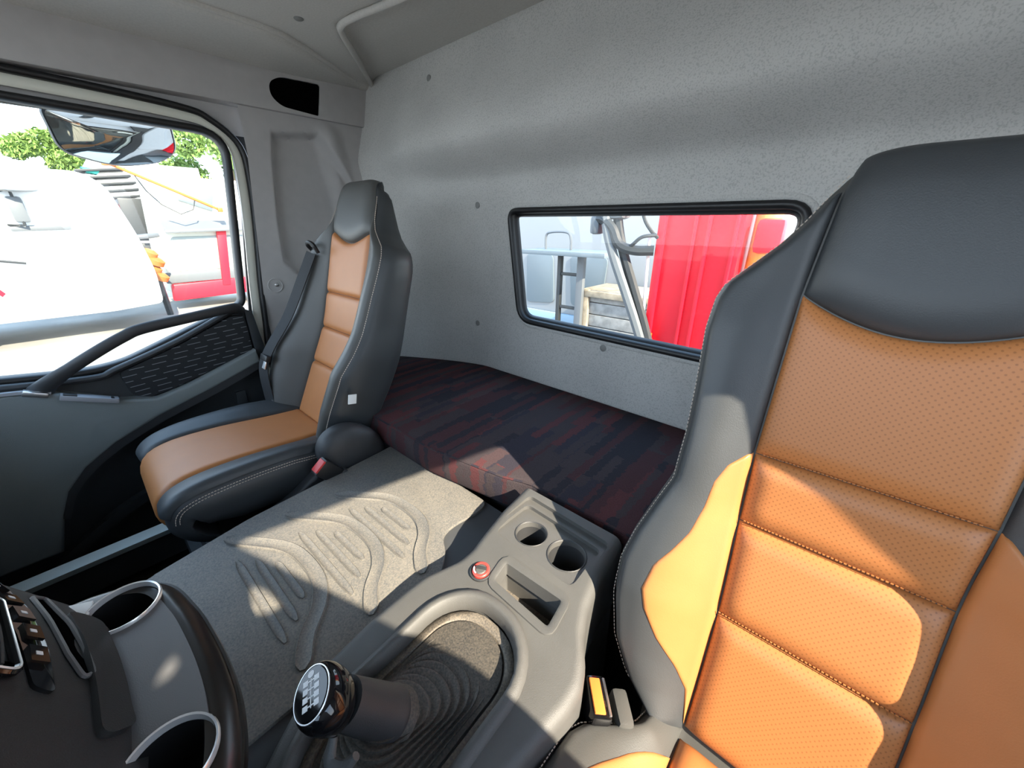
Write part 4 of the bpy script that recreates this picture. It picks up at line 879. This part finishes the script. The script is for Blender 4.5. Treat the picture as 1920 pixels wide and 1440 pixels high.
# centre stack face: slopes up and forward from the inner edge of the ledge
def face(x, q, d=0.0):
    """q = distance up the face from the ledge, d = proud of it"""
    e = Vector((0, -0.495, 0.869)); n = Vector((0, 0.869, 0.495))
    bow = -0.030*((x + 0.42)/0.17)**2 if abs(x + 0.42) < 0.32 else -0.030*3.54
    return Vector((x, -0.083 + bow, LZ)) + e*q + n*d
def fpoly(pts, d0, d1, m, name, parent, bev=0.0015):
    bm = NB(); A_ = [face(x, q, d0) for x, q in pts]; Bn = [face(x, q, d1) for x, q in pts]
    loft(bm, [A_, Bn]); return obj(name, bm, m, parent, auto=35)
bm = NB(); grid(bm, lambda u, v: face(lerp(lerp(-0.592, -0.670, min(1, v*2.2)), -0.22, u), lerp(-0.015, 0.30, v)) , 40, 12); 
sf = obj('stack_face', bm, M_DASH, da)
bm = NB(); rings = [[face(lerp(-0.592, -0.670, min(1, v/10*2.2)), lerp(-0.015, 0.30, v/10)) + Vector((-dx, -dy, 0)) for v in range(11)] for dx, dy in ((0, 0), (0.006, 0.002), (0.010, 0.010), (0.016, 0.05), (0.03, 0.30))]
loft(bm, rings, False, False); obj('stack_side', bm, M_DASH, da, auto=50)
# raised lower lip panel of the stack
lip = [(-0.555, -0.004), (-0.50, 0.004), (-0.45, 0.006), (-0.40, 0.004), (-0.385, 0.000), (-0.37, 0.030), (-0.42, 0.034), (-0.48, 0.034), (-0.56, 0.030)]
fpoly(rpoly(lip, 0.02, 5), -0.002, 0.006, M_DASH, 'lower_lip', da)
# tall side slot
slot = rpoly([(-0.600, 0.030), (-0.592, 0.046), (-0.53, 0.052), (-0.47, 0.050), (-0.438, 0.040), (-0.446, 0.030), (-0.48, 0.032), (-0.53, 0.033)], 0.006, 3)
bm = NB(); P = [face(x, q, 0.002) for x, q in slot]; P.append(P[0]); tube(bm, P, 0.0022, None, 6, cap=False); so_ = obj('slot_rim', bm, M_LEDGE, da)
fpoly(slot, -0.002, 0.0012, M_VOID, 'slot_shade_plate', da)  # solid black plate painting the shade of an open slot
# button column
col = rpoly([(-0.632, 0.058), (-0.63, 0.082), (-0.56, 0.088), (-0.48, 0.088), (-0.42, 0.080), (-0.415, 0.064), (-0.47, 0.066), (-0.55, 0.066)], 0.006, 3)
bp_ = fpoly(col, -0.002, 0.003, M_GLOSS, 'button_panel', da)
for x in (-0.60, -0.565, -0.53, -0.495, -0.46):
    fpoly([(x - 0.011, 0.068), (x + 0.011, 0.068), (x + 0.011, 0.082), (x - 0.011, 0.082)], 0.002, 0.0045, M_GLOSS, 'button', bp_)
    fpoly([(x - 0.002, 0.073), (x + 0.0025, 0.073), (x + 0.0025, 0.078), (x - 0.002, 0.078)], 0.004, 0.0048, M_WHITE, 'button_symbol', bp_)
# vents
for a, b_ in ((-0.640, -0.555), (-0.545, -0.430)):
    fr = rpoly([(a, 0.092), (b_, 0.092), (b_ - 0.004, 0.175), (a, 0.175)], 0.008, 4)
    bm = NB(); P = [face(x, q, 0.004) for x, q in fr]; P.append(P[0]); tube(bm, P, 0.0034, None, 8, cap=False); vf = obj('vent_frame', bm, M_GLOSS, da, label='black vent frame with bright edge')
    bm = NB(); P = [face(x, q, 0.007) for x, q in fr]; P.append(P[0]); tube(bm, P, 0.0011, None, 6, cap=False); obj('vent_edge', bm, M_CHROME, vf)
    fpoly(fr, -0.004, 0.001, M_VOID, 'vent_shade_plate', vf)  # black plate, the vent's inner shade as plain colour
    for k in range(4):
        q = 0.104 + 0.019*k; bm = NB(); ribbon(bm, [face(lerp(a + 0.006, b_ - 0.006, i/6), q, 0.003) for i in range(7)], 0.007, 0.0022, (0, 0.869, 0.495)); obj('vent_slat', bm, M_TRIMD, vf)
# dash body behind
bm = NB(); prism(bm, [(-0.66, -0.175, -0.95), (-0.66, -0.175, LZ - 0.02), (-0.66, -0.33, -0.16), (-0.66, -0.78, -0.18), (-0.66, -0.78, -0.95)], (0.40, 0, 0)); obj('dash_core', bm, M_DASH, da, smooth=False)
bm = NB(); prism(bm, [(-1.60, -0.52, -0.80), (-1.60, -0.40, -0.42), (-1.60, -0.44, -0.28), (-1.60, -0.78, -0.22), (-1.60, -0.78, -0.95)], (0.95, 0, 0), 0.02, 3); obj('passenger_dash', bm, M_DASH, da)
bm = NB(); prism(bm, [(-0.27, -0.34, -0.62), (-0.27, -0.30, -0.30), (-0.27, -0.42, -0.18), (-0.27, -0.78, -0.22), (-0.27, -0.78, -0.95)], (0.76, 0, 0), 0.02, 3); obj('driver_dash', bm, M_DASH, da)
bm = NB(); prism(bm, [(-0.600, -0.118, LZ + 0.0005), (-0.588, -0.098, LZ + 0.0005), (-0.566, -0.104, LZ + 0.0005), (-0.574, -0.122, LZ + 0.0005)], (0, 0, 0.003), 0.001); sl = obj('paper_slip', bm, M_PAPER); tag(sl, 'small crumpled white paper slip by the farther chrome cup ring', 'paper')
# steering wheel (below and in front of the camera, outside the frame)
axw = Vector((0, 0.42, 0.9)).normalized(); uw = Vector((1, 0, 0)); vw = axw.cross(uw); SC = Vector((0.10, -0.235, -0.33))
bm = NB(); tube(bm, [SC + (uw*math.cos(a) + vw*math.sin(a))*0.185 for a in [2*math.pi*k/48 for k in range(49)]], 0.013, None, 10, cap=False); stw = obj('steering_wheel', bm, M_LEATH, da, label='black steering wheel')
bm = NB(); lathe(bm, SC - axw*0.05, axw, [(0.035, -0.12), (0.05, 0.0), (0.06, 0.03), (0.05, 0.05), (0.01, 0.055)], 24); obj('hub', bm, M_DASH, stw)
for a in (20, 160, 230, 310):
    bm = NB(); d = uw*math.cos(math.radians(a)) + vw*math.sin(math.radians(a)); tube(bm, [SC - axw*0.02 + d*0.03, SC - axw*0.005 + d*0.1, SC + d*0.18], 0.012, 0.006, 8); obj('spoke', bm, M_TRIMD, stw)

# ================================================================ OUTSIDE
GZ = -Z0
bm = NB(); grid(bm, lambda u, v: Vector((lerp(-60, 40, u), lerp(-40, 60, v), GZ)), 4, 4)
M_GROUND = mat('concrete_yard', (0.26, 0.25, 0.23), 0.9, noise=0.2, nscale=0.8); gr = obj('ground', bm, M_GROUND, smooth=False); tag(gr, 'sunlit pale concrete yard outside', kind='structure')
M_TW = mat('white_truck_paint', (0.85, 0.86, 0.86), 0.3); M_TRED = mat('red_truck_paint', (0.75, 0.012, 0.03), 0.35); M_TYRE = mat('tyre_rubber', (0.012, 0.012, 0.012), 0.8)
M_DKG = mat('dark_steel', (0.022, 0.025, 0.028), 0.5); M_GST = mat('grey_steel', (0.11, 0.12, 0.13), 0.5); M_OR = mat('orange_paint', (0.40, 0.12, 0.02), 0.5); M_TEAL = mat('teal_tarp', (0.03, 0.30, 0.25), 0.7)
M_WGL = mat('dark_vehicle_glass', (0.10, 0.13, 0.14), 0.1); M_CREAM = mat('cream_truck_paint', (0.80, 0.78, 0.66), 0.4); M_YEL = mat('yellow_paint', (0.85, 0.55, 0.12), 0.5)
M_PALE = mat('pale_blue_van_paint', (0.13, 0.16, 0.18), 0.35); M_WOODC = mat('weathered_crate_wood', (0.30, 0.25, 0.18), 0.85, noise=0.25, nscale=12)
# look-down mirror outside the passenger window
km = thing('kerb_mirror', (-2.02, 0.22, 0.19), 'wide convex kerb mirror hanging outside the passenger window', 'mirror')
mp_ = rpoly([(0.075, 0.325), (0.385, 0.335), (0.387, 0.252), (0.33, 0.212), (0.21, 0.186), (0.085, 0.216)], [0.02, 0.02, 0.03, 0.06, 0.08, 0.03], 5)
bm = NB(); cy, cz = 0.225, 0.265; rings = []
for sc, dx in ((1.0, 0.0), (1.03, -0.012), (1.0, -0.05), (0.8, -0.085), (0.4, -0.10)): rings.append([Vector((-1.98 + dx, cy + (y - cy)*sc, cz + (z - cz)*sc)) for y, z in mp_])
loft(bm, rings)
for v in bm.verts: v.co.x += (v.co.z - cz)*0.35 - (v.co.y - cy)*0.15
obj('mirror_housing', bm, M_DKG, km, auto=50)
bm = NB(); rings = []
for k in range(7):
    sc = 0.97*(1 - k/6.6); rings.append([Vector((-1.976 + 0.020*(1 - sc*sc), cy + (y - cy)*sc, cz - 0.004 + (z - cz)*sc)) for y, z in mp_])
loft(bm, rings); 
for v in bm.verts: v.co.x += (v.co.z - cz)*0.35 - (v.co.y - cy)*0.15
obj('mirror_face', bm, M_MIRROR, km, auto=80)
bm = NB(); prism(bm, [(-1.955, 0.09, 0.310), (-1.955, 0.375, 0.322), (-1.955, 0.375, 0.345), (-1.955, 0.09, 0.340)], (-0.06, 0, 0), 0.008); obj('mirror_hood', bm, M_GST, km)
bm = NB(); tube(bm, [(-2.02, 0.24, 0.33), (-2.0, 0.24, 0.39), (-1.66, 0.26, 0.42)], 0.012, None, 8); obj('mirror_arm', bm, M_DKG, km)

def wheel(parent, c, r, w, hub):
    bm = NB(); lathe(bm, c, (1, 0, 0), [(r*0.55, -w/2), (r*0.96, -w/2), (r, -w*0.3), (r, w*0.3), (r*0.96, w/2), (r*0.55, w/2)], 32); t = obj('wheel', bm, M_TYRE, parent)
    bm = NB(); lathe(bm, c, (1, 0, 0), [(r*0.58, w*0.45), (r*0.55, w*0.2), (r*0.30, w*0.15), (r*0.22, w*0.4), (0.01, w*0.42)], 28); obj('hub', bm, hub, t)
# white truck nearest the passenger window
wt = thing('white_truck', (-11.0, -1.2, GZ), 'white truck parked nearest outside the passenger window', 'truck')
prof = rpoly([(-4.2, 0.80), (0.55, 0.82), (0.80, 0.62), (0.98, -0.15), (1.06, -0.80), (1.02, -1.40), (0.30, -1.46), (-4.2, -1.46)], [0.1, 0.2, 0.15, 0.2, 0.15, 0.1, 0.1, 0.1], 4)
bm = NB(); prism(bm, [(-10.0, y, z) for y, z in prof], (-2.3, 0, 0), 0.05, 3); obj('cab_body', bm, M_TW, wt)
bm = NB(); prism(bm, [(-9.98, -1.6, 0.55), (-9.98, -0.65, 0.55), (-9.98, -0.55, 0.0), (-9.98, -1.6, -0.05)], (-0.04, 0, 0), 0.03, 2); obj('side_window', bm, M_WGL, wt)
bm = NB(); prism(bm, [(-9.96, -0.45, -0.02), (-9.96, 0.20, 0.02), (-9.96, 0.20, -0.07), (-9.96, -0.45, -0.09)], (-0.06, 0, 0), 0.02, 2); obj('air_intake', bm, M_GST, wt)
bm = NB(); box(bm, (-9.92, -0.28, 0.22), (0.12, 0.16, 0.36), 0.03); obj('side_mirror', bm, M_GST, wt)
bm = NB(); lathe(bm, (-9.85, -0.20, 0.52), (0.2, 0, 1), [(0.02, 0.05), (0.16, 0.03), (0.24, 0.0), (0.2, -0.03), (0.02, -0.05)], 20); obj('round_mirror', bm, M_GST, wt)
bm = NB(); tube(bm, [(-10.0, -0.45, 0.45), (-9.9, -0.28, 0.5), (-9.88, -0.28, 0.0), (-10.0, -0.45, 0.0)], 0.02, None, 6); obj('mirror_bracket', bm, M_DKG, wt)
bm = NB(); tube(bm, [(-9.97, -1.2, -0.42), (-9.96, -0.75, -0.50), (-9.95, -0.45, -0.56)], 0.03, 0.02, 8); obj('door_handle', bm, M_DKG, wt)
bm = NB(); prism(bm, [(-9.98, -2.1, -1.0), (-9.98, -1.9, -0.62), (-9.98, -1.42, -0.55), (-9.98, -1.0, -0.62), (-9.98, -0.80, -1.0), (-9.98, -0.85, -1.05), (-9.98, -1.06, -0.66), (-9.98, -1.42, -0.60), (-9.98, -1.8, -0.66), (-9.98, -2.05, -1.05)], (-0.2, 0, 0), 0.01); obj('wheel_arch', bm, M_TRED, wt)
wheel(wt, (-10.05, -1.85, GZ + 0.55), 0.55, 0.3, M_DKG)
# cream truck with a sun visor, red bumper
ct = thing('cream_truck', (-13.0, 2.4, GZ), 'cream truck cab with sun visor and red bumper beyond the white truck', 'truck')
bm = NB(); prism(bm, [(-12.0, y, z) for y, z in rpoly([(1.62, 1.0), (4.4, 1.0), (4.4, -1.55), (1.45, -1.55), (1.45, -0.5)], 0.12, 4)], (-1.2, 0, 0), 0.05, 3); obj('cab_body', bm, M_CREAM, ct)
bm = NB(); prism(bm, [(-11.97, y, z) for y, z in rpoly([(1.72, -0.25), (3.6, -0.22), (3.6, -1.0), (1.62, -1.0)], 0.08, 4)], (-0.05, 0, 0), 0.02); obj('windscreen', bm, mat('pale_windscreen', (0.30, 0.34, 0.32), 0.12), ct)
bm = NB(); prism(bm, [(-11.75, 1.62, -0.12), (-11.75, 3.8, -0.04), (-11.95, 3.8, 0.12), (-11.95, 1.62, 0.10)], (0, 0, -0.06), 0.02); obj('sun_visor', bm, M_GST, ct)
bm = NB(); prism(bm, [(-11.9, 1.45, -1.28), (-11.9, 3.9, -1.22), (-11.9, 3.9, -1.60), (-11.9, 1.40, -1.66)], (-0.2, 0, 0), 0.04); obj('bumper', bm, M_TRED, ct)
bm = NB(); prism(bm, [(-11.93, 1.40, -1.02), (-11.93, 3.9, -1.02), (-11.93, 3.9, -1.25), (-11.93, 1.38, -1.26)], (-0.1, 0, 0), 0.03); obj('grille', bm, M_GST, ct)
bm = NB(); prism(bm, [(-11.88, 2.62, 0.0), (-11.88, 2.82, 0.0), (-11.88, 2.60, -1.4), (-11.88, 2.42, -1.4)], (-0.1, 0, 0), 0.03); obj('red_pillar_stripe', bm, M_TRED, ct)
bm = NB(); prism(bm, [(-11.95, 2.1, 0.62), (-11.95, 2.75, 0.66), (-11.95, 2.65, 0.30), (-11.95, 2.05, 0.52)], (-0.05, 0, 0), 0.02); obj('roof_window', bm, M_PALE, ct)
bm = NB(); tube(bm, [(-11.8, 1.5, -0.20), (-11.7, 1.30, -0.22), (-11.7, 1.12, -0.24)], [0.03, 0.05, 0.08], 0.05, 8); obj('side_mirror', bm, M_GST, ct)
wheel(ct, (-12.0, 4.0, GZ + 0.5), 0.5, 0.3, M_GST)
# dark flatbed body between the two
fb = thing('flatbed_truck', (-14.0, 1.0, GZ), 'dark flatbed truck body seen between white and cream trucks', 'truck')
for k in range(5):
    bm = NB(); box(bm, (-13.85 - 0.05*k, 1.10 + 0.09*k, 1.16 - 0.13*k), (0.8, 0.85 - 0.06*k, 0.05), 0.01, Matrix.Rotation(math.radians(7), 3, 'X')); obj('rack_bar', bm, M_DKG, fb)
bm = NB(); box(bm, (-13.9, 1.42, 0.15), (0.6, 0.45, 0.9), 0.04); obj('cab_back', bm, M_DKG, fb)
bm = NB(); box(bm, (-13.95, 1.18, 0.20), (0.5, 0.12, 0.55), 0.03, Matrix.Rotation(math.radians(14), 3, 'X')); obj('red_panel', bm, M_TRED, fb)
for k in range(4):
    bm = NB(); box(bm, (-13.9, 1.52 - 0.03*k, -0.25 - 0.30*k), (0.4, 0.34, 0.24), 0.03); obj('chassis_box', bm, M_DKG, fb)
bm = NB(); tube(bm, [(-13.8, 0.95, 0.1), (-13.7, 1.08, -0.25), (-13.8, 1.2, -0.45)], 0.03, None, 6); obj('exhaust_pipe', bm, M_DKG, fb)
bm = NB(); box(bm, (-13.9, 1.3, -1.2), (0.6, 2.2, 0.12), 0.02); obj('chassis_rail', bm, M_DKG, fb)
wheel(fb, (-13.9, 0.5, GZ + 0.45), 0.45, 0.3, M_GST); wheel(fb, (-13.9, 2.2, GZ + 0.45), 0.45, 0.3, M_GST)
bm = NB(); prism(bm, [(-13.5, 0.78, 1.20), (-13.5, 1.10, 1.16), (-13.5, 1.02, 1.06), (-13.5, 0.86, 1.08)], (-0.3, 0, 0), 0.02); o = obj('teal_tarp', bm, M_TEAL, fb)
hr = thing('orange_pump', (-11.6, 1.20, GZ), 'rusty orange pump stack in front of the dark flatbed truck', 'pump')
for k, (r, z) in enumerate(((0.14, -0.57), (0.18, -0.72), (0.12, -0.90), (0.16, -1.05))):
    bm = NB(); lathe(bm, (-11.6, 1.22 + 0.04*(k % 2), z), (0.3, 0.6, 1), [(r*0.5, -0.09), (r, -0.05), (r, 0.05), (r*0.5, 0.09)], 18); obj('pump_drum', bm, M_OR, hr)
bm = NB(); tube(bm, [(-11.6, 1.22, GZ), (-11.6, 1.22, -1.0)], 0.06, None, 8); obj('pump_post', bm, M_DKG, hr)
bm = NB(); tube(bm, [(-11.5, 1.10, 1.10), (-11.5, 2.66, 0.345)], 0.022, 0.03, 8); box(bm, (-11.5, 2.70, 0.326), (0.1, 0.1, 0.1), 0.02); box(bm, (-11.5, 1.07, 1.12), (0.12, 0.2, 0.1), 0.02); jb = obj('crane_jib', bm, M_OR, smooth=True); tag(jb, 'thin orange crane jib slanting down in front of the cream truck', 'crane jib')
bm = NB(); tube(bm, [(-11.5, 1.39, 0.955), (-11.5, 1.50, 0.66), (-11.5, 1.68, 0.40), (-11.5, 1.96, 0.22), (-11.5, 2.20, 0.32), (-11.5, 2.28, 0.53)], 0.012, None, 6); cb_ = obj('hoist_cable', bm, M_DKG); tag(cb_, 'dark hanging cable below the orange jib', 'cable')
# building and trees beyond
bm = NB(); prism(bm, [(-17.5, 1.2, GZ), (-17.5, 16.0, GZ), (-17.5, 16.0, 1.4), (-17.5, 3.8, 1.4), (-17.5, 3.8, 1.75), (-17.5, 1.2, 1.75)], (-3, 0, 0)); bl = obj('white_building', bm, M_TW, smooth=False); tag(bl, 'plain white building wall beyond the parked trucks', 'building')
def tree(name, c, r, n, label, seed):
    rnd = random.Random(seed); t = thing(name, (c[0], c[1], GZ), label, 'tree', 'trees beyond the yard')
    bm = NB(); tube(bm, [(c[0], c[1], GZ), (c[0] + 0.1, c[1], (GZ + c[2])/2), (c[0], c[1] + 0.1, c[2])], [0.25, 0.18, 0.06], None, 8); obj('trunk', bm, mat('bark', (0.16, 0.12, 0.08), 0.9), t)
    bm = NB()
    blobs = [(Vector((rnd.gauss(0, 0.5), rnd.gauss(0, 0.5), rnd.gauss(0, 0.4)))*r, r*rnd.uniform(0.35, 0.6)) for _ in range(9)]
    for _ in range(n):
        o_, br = rnd.choice(blobs); d = Vector((rnd.gauss(0, 1), rnd.gauss(0, 1), rnd.gauss(0, 1))).normalized()*br*rnd.uniform(0.6, 1.0)
        p = Vector(c) + o_ + d; a = Vector((rnd.gauss(0, 1), rnd.gauss(0, 1), rnd.gauss(0, 1))).normalized()*0.10; b = a.orthogonal().normalized()*0.05
        bm.faces.new([bm.verts.new(p + a), bm.verts.new(p + b), bm.verts.new(p - a), bm.verts.new(p - b)])
    obj('foliage', bm, mat('leaves', (0.16, 0.26, 0.06), 0.7, noise=0.4, nscale=1.5), t, smooth=False, kind='stuff')
tree('leafy_tree', (-21.0, 5.6, 2.9), 1.7, 9000, 'leafy green tree above the white building, right of the kerb mirror', 3)
tree('leafy_tree', (-24.0, 0.95, 2.5), 1.0, 4500, 'small pale green tree left of the kerb mirror above the white truck', 9)

# seen through the rear window
rb = thing('red_crane_body', (-0.62, 2.4, GZ), 'bright red ribbed crane column right behind the rear window', 'crane')
bm = NB(); prism(bm, [(-0.885, 2.2, -1.4), (-0.885, 2.2, 0.9), (-0.47, 2.2, 0.9), (-0.47, 2.2, -1.4)], (0, 0.5, 0), 0.01); obj('column', bm, M_TRED, rb)
for x in (-0.690, -0.625, -0.50):
    bm = NB(); box(bm, (x, 2.19, -0.25), (0.016, 0.03, 2.3), 0.006); obj('column_rib', bm, M_TRED, rb)
bm = NB(); box(bm, (-0.86, 2.185, -0.25), (0.04, 0.03, 2.3), 0.006); obj('column_rib', bm, M_TRED, rb)
bm = NB(); box(bm, (-0.66, 2.45, -1.66), (0.5, 0.5, 0.5), 0.02); obj('column_foot', bm, M_DKG, rb)
yc = thing('yellow_cylinder', (-0.40, 2.35, GZ), 'yellow hydraulic cylinder beside the red crane column', 'cylinder')
bm = NB(); lathe(bm, (-0.40, 2.35, -1.5), (0, 0, 1), [(0.05, 0), (0.06, 0.05), (0.06, 2.4), (0.04, 2.45)], 20); obj('barrel', bm, M_YEL, yc)
bm = NB(); box(bm, (-0.36, 2.35, -1.70), (0.2, 0.25, 0.42), 0.02); obj('foot', bm, M_DKG, yc)
bm = NB(); box(bm, (-0.37, 2.28, -0.05), (0.12, 0.10, 0.16), 0.03); obj('valve_block', bm, M_TRED, yc)
hs = thing('hydraulic_hoses', (-1.0, 2.15, -0.62), 'bundle of grey hydraulic hoses curving down left of the red column', 'hoses')
for k, pts in enumerate(([(-1.20, 2.1, 0.25), (-1.15, 2.1, 0.0), (-1.09, 2.1, -0.16), (-1.00, 2.1, -0.34), (-0.91, 2.1, -0.52), (-0.83, 2.12, -0.72)], [(-1.14, 2.14, 0.25), (-1.10, 2.14, 0.02), (-1.05, 2.14, -0.14), (-0.96, 2.14, -0.34), (-0.87, 2.14, -0.54), (-0.80, 2.14, -0.72)], [(-1.24, 2.12, 0.02), (-1.18, 2.1, 0.03), (-1.11, 2.1, -0.02), (-1.06, 2.1, -0.10), (-0.98, 2.12, -0.13), (-0.88, 2.16, -0.13)], [(-1.04, 2.12, -0.14), (-0.98, 2.1, -0.10), (-0.93, 2.1, -0.06), (-0.87, 2.14, -0.05)], [(-0.98, 2.12, 0.25), (-0.95, 2.12, 0.06), (-0.90, 2.14, -0.03), (-0.86, 2.2, -0.08)])):
    bm = NB(); tube(bm, catmull(pts, 6), 0.028 if k < 3 else 0.010, None, 8); obj('hose', bm, (M_GST, M_DKG, M_DKG, M_DKG, M_DKG)[k], hs)
bm = NB(); box(bm, (-1.15, 2.15, 0.12), (0.20, 0.12, 0.18), 0.03); box(bm, (-1.22, 2.12, 0.0), (0.06, 0.08, 0.10), 0.02); obj('hose_manifold', bm, M_GST, hs)
rd = thing('marker_rod', (-0.9, 2.18, -0.62), 'thin pale marker rod with an orange base beside the red column', 'rod')
bm = NB(); tube(bm, [(-0.885, 2.16, -0.60), (-0.915, 2.16, -0.05)], 0.009, None, 8); obj('rod', bm, mat('pale_pink_paint', (0.75, 0.6, 0.58), 0.5), rd)
bm = NB(); box(bm, (-0.875, 2.16, -0.60), (0.09, 0.05, 0.02), 0.005); obj('rod_base', bm, M_OR, rd)
# frame the crane and hoses stand on (truck chassis behind the cab)
bm = NB(); box(bm, (-0.7, 3.2, -1.55), (0.9, 4.2, 0.22), 0.02); chs = obj('truck_chassis', bm, M_DKG); tag(chs, 'dark chassis frame behind the cab under the red crane column', 'chassis')
# white van parked behind
vn = thing('pale_van', (-3.6, 5.2, GZ), 'pale white van with side windows behind the cab, far left of rear window', 'van')
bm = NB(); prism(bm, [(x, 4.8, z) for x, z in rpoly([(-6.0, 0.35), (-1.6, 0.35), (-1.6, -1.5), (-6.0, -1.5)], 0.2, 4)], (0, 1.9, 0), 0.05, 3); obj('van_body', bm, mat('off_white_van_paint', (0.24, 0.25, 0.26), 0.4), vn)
bm = NB(); prism(bm, [(x, 4.78, z) for x, z in rpoly([(-3.95, -0.40), (-3.45, -0.40), (-3.40, -1.10), (-3.95, -1.15)], 0.08, 4)], (0, 0.05, 0), 0.01); obj('van_window', bm, M_PALE, vn)
bm = NB(); prism(bm, [(x, 4.78, z) for x, z in rpoly([(-3.15, -0.40), (-2.55, -0.40), (-2.60, -1.10), (-3.10, -1.10)], 0.08, 4)], (0, 0.05, 0), 0.01); obj('van_window', bm, M_PALE, vn)
bm = NB(); box(bm, (-3.6, 4.77, -1.35), (4.6, 0.05, 0.22), 0.02); obj('blue_stripe', bm, mat('grey_blue_stripe', (0.22, 0.32, 0.42), 0.5), vn)
for x in (-5.0, -2.4):
    bm = NB(); lathe(bm, (x, 4.85, GZ + 0.36), (0, 1, 0), [(0.2, -0.1), (0.36, -0.1), (0.36, 0.1), (0.2, 0.1)], 24); obj('wheel', bm, M_TYRE, vn)
# steel stand with post and ladder
st = thing('steel_stand', (-2.6, 4.0, GZ), 'steel stand with a flat shelf, dark post and ladder rungs behind the cab', 'stand')
bm = NB(); box(bm, (-2.62, 4.0, -0.30), (1.15, 0.5, 0.05), 0.008); obj('shelf', bm, M_PALE, st)
for x in (-2.77, -2.47):
    bm = NB(); box(bm, (x, 4.0, (-0.32 + GZ)/2), (0.05 if x < -2.6 else 0.09, 0.06, -0.32 - GZ), 0.006); obj('post', bm, M_DKG if x < -2.6 else M_GST, st)
for z in (-0.55, -0.95, -1.35):
    bm = NB(); box(bm, (-2.62, 4.0, z), (0.28, 0.04, 0.035), 0.005); obj('rung', bm, M_DKG, st)
bm = NB(); tube(bm, catmull([(-3.0, 4.0, -0.28), (-3.0, 4.0, -0.12), (-2.92, 4.0, -0.08), (-2.70, 4.0, -0.08), (-2.64, 4.0, -0.14), (-2.63, 4.0, -0.28)], 5), 0.014, None, 6); obj('hand_hoop', bm, M_GST, st)
# plank crate
cr = thing('plank_crate', (-2.0, 4.3, GZ), 'weathered grey plank crate with a pale frame beside the red column', 'crate')
for k in range(8):
    bm = NB(); box(bm, (-1.85, 4.1 + 0.004*(k % 2), -0.79 - 0.145*k), (1.25, 0.04, 0.135), 0.006); obj('plank', bm, mat('grey_plank', (0.22, 0.22, 0.21), 0.85, noise=0.2, nscale=15), cr)
for x in (-2.42, -1.28):
    bm = NB(); box(bm, (x, 4.06, -1.3), (0.10, 0.05, 1.18), 0.008); obj('frame_post', bm, M_WOODC, cr)
for z in (-0.76, -1.22):
    bm = NB(); box(bm, (-1.85, 4.055, z), (1.15, 0.05, 0.07), 0.008); obj('frame_rail', bm, M_WOODC, cr)
bm = NB(); box(bm, (-1.85, 4.40, -0.74), (1.3, 0.62, 0.05), 0.01); obj('crate_lid', bm, M_WOODC, cr)
for sx in (-2.47, -1.23):
    bm = NB(); box(bm, (sx, 4.40, -1.32), (0.04, 0.60, 1.15), 0.005); obj('crate_side', bm, M_WOODC, cr)

# ---------------------------------------------------------------- lift the layout to the camera's height above the yard
for o in TOP: o.location.z += Z0
